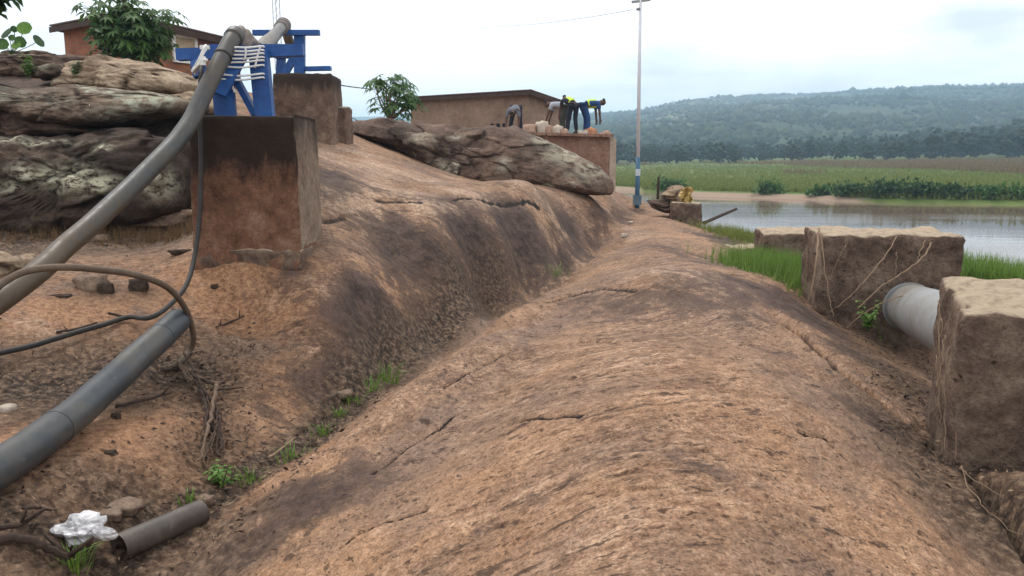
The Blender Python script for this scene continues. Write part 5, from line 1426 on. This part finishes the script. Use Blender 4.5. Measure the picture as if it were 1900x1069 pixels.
def herb(name, label, base, hgt, spread, n, leaf, mat, cat='plant', group=None):
    t = thing(name, label, cat, base, group); base = Vector(base)
    st, lv = MB(), MB()
    for k in range(n):
        a = random.uniform(0, 6.28); rr = spread * random.uniform(0.1, 1) ** 0.7
        top = base + Vector((math.cos(a) * rr, math.sin(a) * rr, hgt * random.uniform(0.45, 1)))
        st.tube([base, base.lerp(top, 0.6) + Vector((0, 0, 0.05 * hgt)), top], [0.004, 0.003, 0.002], 4)
        for j in range(4):
            p = base.lerp(top, 0.45 + 0.55 * j / 3); a2 = random.uniform(0, 6.28)
            v, f = palmate(p, Vector((math.cos(a2), math.sin(a2), random.uniform(-.2, .5))), leaf * random.uniform(.7, 1.2), 3, 0.5, 0.4)
            lv.add(v, f)
    st.build('stem', M['leaf_mid'], t); lv.build('foliage', M[mat], t)
    return t
herb('small_plant', 'bright green little plant on the rock ledge left of the small grey block', P(52, 146, 12.3), 0.34, 0.14, 12, 0.09, 'leaf_bright')
herb('small_plant', 'green little plant in the cleft right of the small grey block', P(143, 152, 12.4), 0.30, 0.09, 9, 0.08, 'leaf_mid')
herb('small_plant', 'pale-leaved weed by the fat white pipe and the vines', P(1610, 615, 7.0), 0.28, 0.12, 10, 0.06, 'leaf_bright')

def grass_tuft(label, base, hgt, spread, n, mat='grass', name='grass_tuft', group='grass tufts in the groove'):
    m = MB(); base = Vector(base)
    for k in range(n):
        a = random.uniform(0, 6.28); r0 = spread * 0.5 * random.random()
        b = base + Vector((math.cos(a) * r0, math.sin(a) * r0, -0.01))
        a += random.uniform(-.6, .6); l = hgt * random.uniform(0.5, 1.1); ln = random.uniform(0.2, 0.9) * l
        w = Vector((-math.sin(a), math.cos(a), 0)) * 0.004
        m1 = b + Vector((math.cos(a) * ln * 0.4, math.sin(a) * ln * 0.4, l * 0.6)); tip = b + Vector((math.cos(a) * ln, math.sin(a) * ln, l * random.uniform(.6, .95)))
        m.add([b - w, b + w, m1 + w * 0.8, m1 - w * 0.8, tip], [(0, 1, 2, 3), (3, 2, 4)])
    o = m.build(name, M[mat], base=base)
    return tag(o, label, 'grass', group)
for px, py, hh, sp2, n, lb in [(714, 708, .16, .22, 90, 'bright grass tuft highest up in the groove'), (690, 722, .10, .15, 40, 'thin grass tuft just below the highest one in the groove'), (655, 745, .10, .16, 40, 'dark little grass tuft in the groove below the stained rock wall'),
                               (628, 775, .10, .12, 34, 'grass tuft in the groove about halfway down'), (600, 805, .10, .14, 40, 'grass tuft in the groove left of the bare stick'), (540, 850, .08, .18, 40, 'sparse grass patch in the groove right of the bare stick'),
                               (465, 895, .10, .12, 40, 'small fresh grass tuft right of the white-leaved weed'), (352, 935, .09, .14, 40, 'grass tuft behind the upper end of the pipe offcut'), (136, 1058, .13, .12, 70, 'vivid green grass tuft below the white bag'),
                               (1036, 512, .2, .3, 40, 'faint grass tuft far up the groove')]:
    grass_tuft(lb, hit(px, py), hh * 1.1, sp2 * 1.2, int(n * 0.8))
hb_ = herb('small_weed', 'weed with whitish leaves growing in the lower groove', hit(412, 905), 0.14, 0.09, 8, 0.05, 'leaf_bright')

# bright grass by the footings
def grass_field(name, label, pts_fn, n, hgt, mat, wid=0.012):
    xs, ys = pts_fn(n)
    zs = H(xs, ys) - 0.02
    return tufts(name, xs, ys, zs, RNG.uniform(0.6, 1.15, n) * hgt, np.full(n, wid), M[mat], label, 'grass', 4)
def around(px, py, d, sx, sy):
    c = P(px, py, d)
    return lambda n: (c.x + RNG.normal(0, sx, n), c.y + RNG.normal(0, sy, n))
grass_field('bright_grass', 'bright green grass between the ridge and the vine-covered footing', around(1462, 505, 9.9, 0.30, 0.65), 2600, 0.30, 'grass')
grass_field('bank_grass', 'olive grass on the bank below the small distant footing', around(1365, 450, 17, 0.28, 0.9), 900, 0.26, 'reed_green')
grass_field('shore_grass', 'green waterside plants between the two right-hand footings', lambda n: (RNG.uniform(5.6, 9.0, n), RNG.uniform(10.4, 12.2, n)), 1800, 0.34, 'grass', 0.02)

# dry vines over the footings
def vine(label, pts, r=0.010, name='dry_vine', mat='straw', group='dry vines over the footings'):
    pts = smooth_path(pts, 6)
    pts = [p + Vector((random.uniform(-.008, .008), random.uniform(-.008, .008), random.uniform(-.006, .006))) for p in pts]
    r *= 0.45
    o = MB().tube(pts, [r * (1 - 0.5 * k / len(pts)) for k in range(len(pts))], 6).build(name, M[mat], base=pts[0], smooth=True)
    return tag(o, label, 'vine', group)
fd = 7.45
vine('dry vine hanging down the left corner of the wide footing', [P(1518, 424, 7.6), P(1516, 470, 7.3), P(1508, 520, 7.2), P(1503, 552, 7.15)], 0.022)
vine('second dry vine down the left corner, curving onto the rock', [P(1522, 430, 7.5), P(1530, 500, 7.25), P(1540, 560, 7.1), P(1548, 590, 7.0)], 0.012)
vine('dry vine slanting across the middle of the wide footing', [P(1664, 438, 7.35), P(1640, 480, 7.2), P(1605, 520, 7.1), P(1580, 548, 7.05), P(1550, 572, 7.0)], 0.012)
vine('forked dry vine slanting from the right end of the wide footing', [P(1728, 450, 7.2), P(1712, 478, 7.1), P(1672, 508, 7.05), P(1630, 535, 7.0), P(1590, 575, 6.95)], 0.017)
vine('thin twig standing before the wide footing above the white pipe', [P(1664, 468, 7.15), P(1663, 500, 7.1), P(1658, 530, 7.05)], 0.007)
vine('short dry vine on the dark face left of the middle one', [P(1570, 455, 7.45), P(1552, 490, 7.4), P(1540, 520, 7.35)], 0.006)
vine('short side shoot of the forked vine', [P(1716, 445, 7.2), P(1706, 470, 7.12), P(1700, 490, 7.08)], 0.010)
vine('vine looping low behind the weed', [P(1690, 545, 6.9), P(1640, 560, 6.9), P(1600, 585, 6.9), P(1570, 610, 6.85)], 0.010)
for k, (x0, x1, y0, y1) in enumerate([(1742, 1736, 560, 700), (1748, 1744, 590, 760), (1752, 1738, 620, 720), (1737, 1745, 660, 790), (1760, 1752, 640, 840), (1770, 1775, 700, 860)]):
    vine(['topmost thin root dangling at the left edge of the nearest footing', 'second thin root hanging at the left edge of the nearest footing', 'short crooked root on the left edge of the nearest footing', 'pale root hanging lower beside the crooked one on the nearest footing', 'longest thin root down the left corner of the nearest footing', 'lowest thin root on the face of the nearest footing'][k], [P(x0, y0, 4.2 - .06 * k), P((x0 + x1) / 2 + random.uniform(-5, 5), (y0 + y1) / 2, 4.1 - .06 * k), P(x1, y1, 4.0 - .06 * k)], 0.006, 'dry_root', group='roots on the nearest footing')
vine('pale dry root trailing from the nearest footing out of the picture', [P(1782, 868, 3.55), P(1810, 920, 3.3), P(1850, 965, 3.15), P(1915, 1003, 3.0)], 0.006, 'dry_root', group='roots on the nearest footing')
vine('upper dry root trailing below the nearest footing', [P(1785, 872, 3.5), P(1830, 905, 3.35), P(1910, 938, 3.2)], 0.005, 'dry_root', group='roots on the nearest footing')

# things beyond the pole
ys = thing('plastic_sheet', 'crumpled yellow sheet standing on the small distant footing', 'sheet', P(1272, 376, 19.7))
m = MB(); ny, nx = 7, 7
vs = [P(1262 + 22 * i / (nx - 1) + 3 * math.sin(j * 1.7 + i), 347 + 29 * j / (ny - 1) + (4 if i < 2 else 0) * (1 - j / ny), 19.72 + 0.10 * math.sin(i * 1.9 + j) + 0.05 * (j / ny)) for j in range(ny) for i in range(nx)]
m.add(vs, [(j * nx + i, j * nx + i + 1, (j + 1) * nx + i + 1, (j + 1) * nx + i) for j in range(ny - 1) for i in range(nx - 1)])
o = m.build('folds', plain('yellow_plastic', (0.50, 0.36, 0.13), 0.55, 0.2, 6.0), ys); md = o.modifiers.new('Solid', 'SOLIDIFY'); md.thickness = 0.012
tag(MB().tube([P(1222, 328, 21), P(1221, 352, 21), P(1220, 376, 21)], [0.03, 0.036, 0.036], 7).build('stake', M['dark_wood'], base=P(1220, 376, 21)), 'thin dark stake standing right of the pole', 'stake')
tag(MB().tube([P(1306, 414, 21), P(1335, 401, 22), P(1366, 388, 23)], [0.05, 0.045, 0.04], 8).build('log', M['dark_wood'], base=P(1335, 401, 22)), 'dark log slanting out over the water by the small distant footing', 'log')
tag(MB().tube(smooth_path([P(1815, 498, 13), P(1838, 494, 13), P(1862, 502, 13)], 4), 0.03, 7).build('driftwood', M['dark_wood'], base=P(1838, 494, 13)), 'dark driftwood among the waterside plants at right', 'driftwood')
tag(MB().tube(smooth_path([P(1383, 441, 24), P(1395, 436, 24), P(1412, 437, 24)], 4), 0.06, 7).build('driftwood', M['dark_wood'], base=P(1395, 437, 24)), 'dark driftwood at the water edge above the low slab', 'driftwood')
for k, (px, py, s_, lb) in enumerate([(1170, 416, .1, 'white scrap on the ridge below the pole'), (1158, 440, .09, 'smaller pale scrap below the white one on the ridge')]):
    rubble('scrap', on(px, py, 0.03), (s_, s_, s_ * .7), M['stone_pale'], lb, 'scrap', None, 40 + k)

# ------------------------------------------------------------------ litter on the left bench
def stick(label, pts, r, name='stick', mat='wood', group='sticks on the left bench', twigs=0):
    pts = smooth_path(pts, 5)
    pts = [p + Vector((random.uniform(-1, 1), random.uniform(-1, 1), random.uniform(0, 1))) * r * 0.5 for p in pts]
    m = MB().tube(pts, [r * (1 - 0.45 * k / len(pts)) for k in range(len(pts))], 7)
    for k in range(twigs):
        i = random.randrange(2, len(pts) - 1)
        d = Vector((random.uniform(-1, 1), random.uniform(-.5, .5), random.uniform(0.3, 1))).normalized()
        m.tube([pts[i], pts[i] + d * r * 6], [r * 0.6, r * 0.3], 5)
    return tag(m.build(name, M[mat], base=pts[len(pts) // 2], smooth=True), label, 'stick', group)
stick('forked dark stick at the lower left edge above the bag', [on(-40, 1010, .05), on(20, 1000, .05), on(52, 990, .05), on(84, 972, .06)], 0.014, mat='dark_wood', twigs=2)
stick('short twig crossing the end of the forked stick', [on(44, 964, .05), on(70, 968, .06), on(96, 968, .05)], 0.009, mat='dark_wood')
stick('long dark branch running under the bag at lower left', [on(-40, 1022, .04), on(40, 1024, .05), on(90, 1040, .05), on(130, 1056, .04)], 0.022, mat='dark_wood', twigs=3)
stick('bare pale stick lying in the groove', [on(500, 860, .03), on(524, 842, .03), on(548, 824, .04)], 0.010, mat='straw')
stick('dark twig below the thick pipe, pointing right', [on(216, 762, .02), on(262, 750, .02), on(318, 738, .03)], 0.012, mat='dark_wood', twigs=1)
stick('bent twig on the bare rock right of the pipe end', [on(400, 614, .02), on(426, 606, .03), on(454, 594, .03)], 0.011, mat='dark_wood', twigs=2)
stick('twig lying below the hose loop', [on(106, 622, .02), on(146, 618, .03), on(180, 604, .02)], 0.010, mat='dark_wood', twigs=1)
stick('short dark twig right of the hose loop twig', [on(202, 586, .02), on(236, 594, .02), on(252, 594, .02)], 0.010, mat='dark_wood')
stick('thin straight twig by the root clump', [on(390, 730, .02), on(420, 728, .02), on(452, 724, .02)], 0.008, mat='dark_wood')
rt = thing('root_clump', 'dark tangled root clump on the slope below the pipe end', 'roots', hit(388, 790))
root_paths = [[(330, 680), (345, 705), (368, 735), (390, 770), (392, 815), (378, 865)], [(372, 735), (395, 760), (408, 800), (400, 850)], [(360, 720), (380, 750), (385, 790), (382, 830)], [(402, 735), (396, 770), (388, 820), (372, 880)], [(350, 700), (400, 720), (420, 712)], [(395, 800), (412, 830), (404, 860)]]
root_paths += [[(a + random.uniform(-14, 14), b + random.uniform(-10, 10)) for a, b in pp] for pp in root_paths[:4] for _ in (0, 1)]
for k, pp in enumerate(root_paths):
    pts = smooth_path([on(a, b, .02 + .02 * (k % 4)) for a, b in pp], 6)
    r0 = random.uniform(.012, .020) if k < 6 else random.uniform(.004, .009)
    MB().tube([p + Vector((random.uniform(-1, 1), random.uniform(-1, 1), random.uniform(-.5, 1))) * 0.010 for p in pts], [r0 * random.uniform(.7, 1.15) * (1 - 0.6 * i / len(pts)) for i in range(len(pts))], 6).build('root', M['dark_wood' if k % 3 else 'wood'], rt)
# white plastic bag
bg = thing('plastic_bag', 'crumpled white plastic bag lying among sticks at the lower left', 'bag', hit(150, 1010))
bm = bmesh.new(); bmesh.ops.create_icosphere(bm, subdivisions=4, radius=1.0)
for v in bm.verts:
    p = v.co.copy()
    a = np.array([p.x]), np.array([p.y]), np.array([p.z])
    k = 1 + 0.5 * float(fbm(a[0] * 1.1 + 3, a[1] * 1.1, a[2] * 1.1, 2)[0]) - 0.55 * (1 - abs(float(perlin(a[0] * 1.9 + 8, a[1] * 1.9, a[2] * 1.9)[0])) * 2.2) ** 3 * 0.5 - 0.12 * abs(float(perlin(a[0] * 5 + 2, a[1] * 5, a[2] * 5)[0]))
    v.co = Vector((p.x * 0.105, p.y * 0.09, p.z * 0.062)) * k
me = bpy.data.meshes.new('film'); bm.to_mesh(me); bm.free(); me.materials.append(plain('white_plastic_film', (0.44, 0.43, 0.44), 0.35, 0.5, 9.0, 0.5))
o = bpy.data.objects.new('film', me); COL.objects.link(o); o.parent = bg; o.location = (0, 0, 0.06); o.rotation_euler = (0.1, 0.15, 0.4)
bm = bmesh.new(); bmesh.ops.create_icosphere(bm, subdivisions=3, radius=1.0)
for v in bm.verts:
    p = v.co.copy()
    k = 1 - 0.4 * abs(float(fbm(np.array([p.x * 3 + 18]), np.array([p.y * 3]), np.array([p.z * 3]), 2)[0]))
    v.co = Vector((p.x * 0.06, p.y * 0.035, p.z * 0.03)) * k
me = bpy.data.meshes.new('knotted_handle'); bm.to_mesh(me); bm.free(); me.materials.append(bg.children[0].data.materials[0])
o = bpy.data.objects.new('knotted_handle', me); COL.objects.link(o); o.parent = bg; o.location = (0.12, -0.02, 0.06); o.rotation_euler = (0.2, 0.5, 0.7)

# loose stones on the left bench
M['stone_brown'] = mat_concrete('brown_loose_stone', (0.12, 0.08, 0.06), (0.24, 0.17, 0.125), (0.36, 0.27, 0.2), 3.0, None, 0.5)
M['stone_black'] = mat_concrete('dark_clod', (0.025, 0.018, 0.014), (0.06, 0.042, 0.032), (0.12, 0.085, 0.06), 3.0, None, 0.6)
for k, (px, py, w_, dd, h_, mt, lb) in enumerate([
        (330, 405, .36, .22, .08, 'stone_brown', 'flat tan stone slab left of the front pillar foot'), (350, 398, .20, .14, .06, 'stone_pink', 'small pale stone beside the flat slab at the pillar foot'),
        (186, 446, .20, .16, .07, 'stone_brown', 'flat stone in the litter above the leaning pipe'), (262, 420, .16, .12, .06, 'stone_brown', 'small flat stone under the dark boulder'),
        (172, 536, .22, .16, .14, 'stone_brown', 'tan stone with a dark side inside the hose loop'), (198, 545, .10, .1, .1, 'stone_black', 'dark clod touching the tan stone in the hose loop'), (258, 540, .14, .12, .12, 'stone_black', 'dark clod at the right inside the hose loop'), (115, 552, .16, .08, .03, 'stone_black', 'flat dark flake inside the hose loop'),
        (398, 535, .06, .05, .04, 'stone_black', 'lone dark pebble on bare rock right of the cable'), (228, 945, .16, .12, .05, 'stone_brown', 'flat grey-brown stone above the pipe offcut'), (205, 960, .1, .09, .05, 'stone_brown', 'stone between the bag and the pipe offcut'),
        (340, 470, .22, .1, .04, 'stone_black', 'dark flake at the left foot of the front pillar'), (215, 775, .05, .04, .03, 'stone_black', 'small dark chip below the thick pipe'), (205, 845, .05, .05, .03, 'stone_black', 'dark chip alone on the bare orange rock'),
        (640, 735, .12, .1, .05, 'stone_brown', 'stone in the groove by the dark little tuft'), (380, 935, .08, .07, .05, 'stone_brown', 'small stone in front of the white-leaved weed'), (15, 765, .08, .07, .05, 'stone_pale', 'pale stone above the thick pipe at the left edge')]):
    rubble('loose_stone', on(px, py, h_ * 0.3), (w_, dd, h_), M[mt], lb, 'stone', 'loose stones on the left bench', 60 + k, random.uniform(-.5, .5))
# leaf litter and crumbs: nobody could count these
def litter(name, label, spots, n, mat, size):
    vs, fs = [], []
    per = n // len(spots)
    for (px, py, sx, sy) in spots:
        c = hit(px, py)
        xs = c.x + RNG.normal(0, sx, per); ys = c.y + RNG.normal(0, sy, per); zs = H(xs, ys)
        for x_, y_, z_ in zip(xs, ys, zs):
            a = RNG.uniform(0, 6.28); l = size * RNG.uniform(.4, 1.6); w = l * RNG.uniform(.15, .5)
            d = np.array([math.cos(a), math.sin(a), RNG.normal(0, .35)]) * l; s = np.array([-math.sin(a), math.cos(a), RNG.normal(0, .5)]) * w
            p = np.array([x_, y_, z_ + RNG.uniform(0.0, .035)]); o = len(vs)
            vs += [p - d, p + s + np.array([0, 0, w * .6]), p + d, p - s]; fs += [(o, o + 1, o + 2), (o, o + 2, o + 3)]
    return tag(np_mesh(name, np.array(vs), np.array(fs), M[mat], False), label, 'litter', kind='stuff')
spots = [(60, 720, .45, .28), (200, 690, .5, .28), (330, 690, .35, .25), (390, 650, .3, .22), (120, 1030, .4, .2), (260, 960, .3, .18), (400, 740, .15, .3), (400, 850, .15, .3), (150, 425, 1.0, .4), (320, 425, .5, .3), (480, 880, .25, .3), (620, 780, .2, .4), (1720, 760, .2, .4), (1650, 640, .3, .5), (1780, 880, .2, .3)]
litter('leaf_litter', 'dark leaf litter and crumbs scattered over the left bench and groove', spots, 5200, 'dark_wood', 0.014)
litter('dry_chips', 'pale dry chips scattered over the left bench and groove', spots, 1500, 'straw', 0.010)
xs = np.concatenate([P(130, 420, 8.8).x + RNG.normal(0, 1.3, 900), P(300, 425, 9).x + RNG.normal(0, .5, 200)]); ys = 8.7 + RNG.normal(0, .22, 1100)
tufts('dry_grass', xs, ys, H(xs, ys) - .02, RNG.uniform(.06, .16, 1100), np.full(1100, .012), mat_leaf('dry_brown_grass', (0.10, 0.06, 0.03), (0.26, 0.16, 0.08), .9), 'withered brown grass along the foot of the dark boulder', 'grass', 4)

# ------------------------------------------------------------------ haze over the far bank
bm = bmesh.new(); bmesh.ops.create_cube(bm, size=1.0)
for v in bm.verts: v.co = Vector((v.co.x * 6400, v.co.y * 3300 + 1420, -2.8 + (v.co.z + 0.5) * 175))
me = bpy.data.meshes.new('haze'); bm.to_mesh(me); bm.free()
hm = bpy.data.materials.new('pale_haze'); hm.use_nodes = True; ht_ = hm.node_tree; ht_.nodes.clear()
ho = ht_.nodes.new('ShaderNodeOutputMaterial'); hv = ht_.nodes.new('ShaderNodeVolumePrincipled')
hv.inputs['Color'].default_value = (0.54, 0.77, 1.0, 1); hv.inputs['Density'].default_value = 0.00058; hv.inputs['Anisotropy'].default_value = 0.2
ht_.links.new(hv.outputs[0], ho.inputs['Volume'])
me.materials.append(hm)
o = bpy.data.objects.new('haze', me); COL.objects.link(o); tag(o, 'thin pale bluish haze in the air', 'haze', kind='stuff')
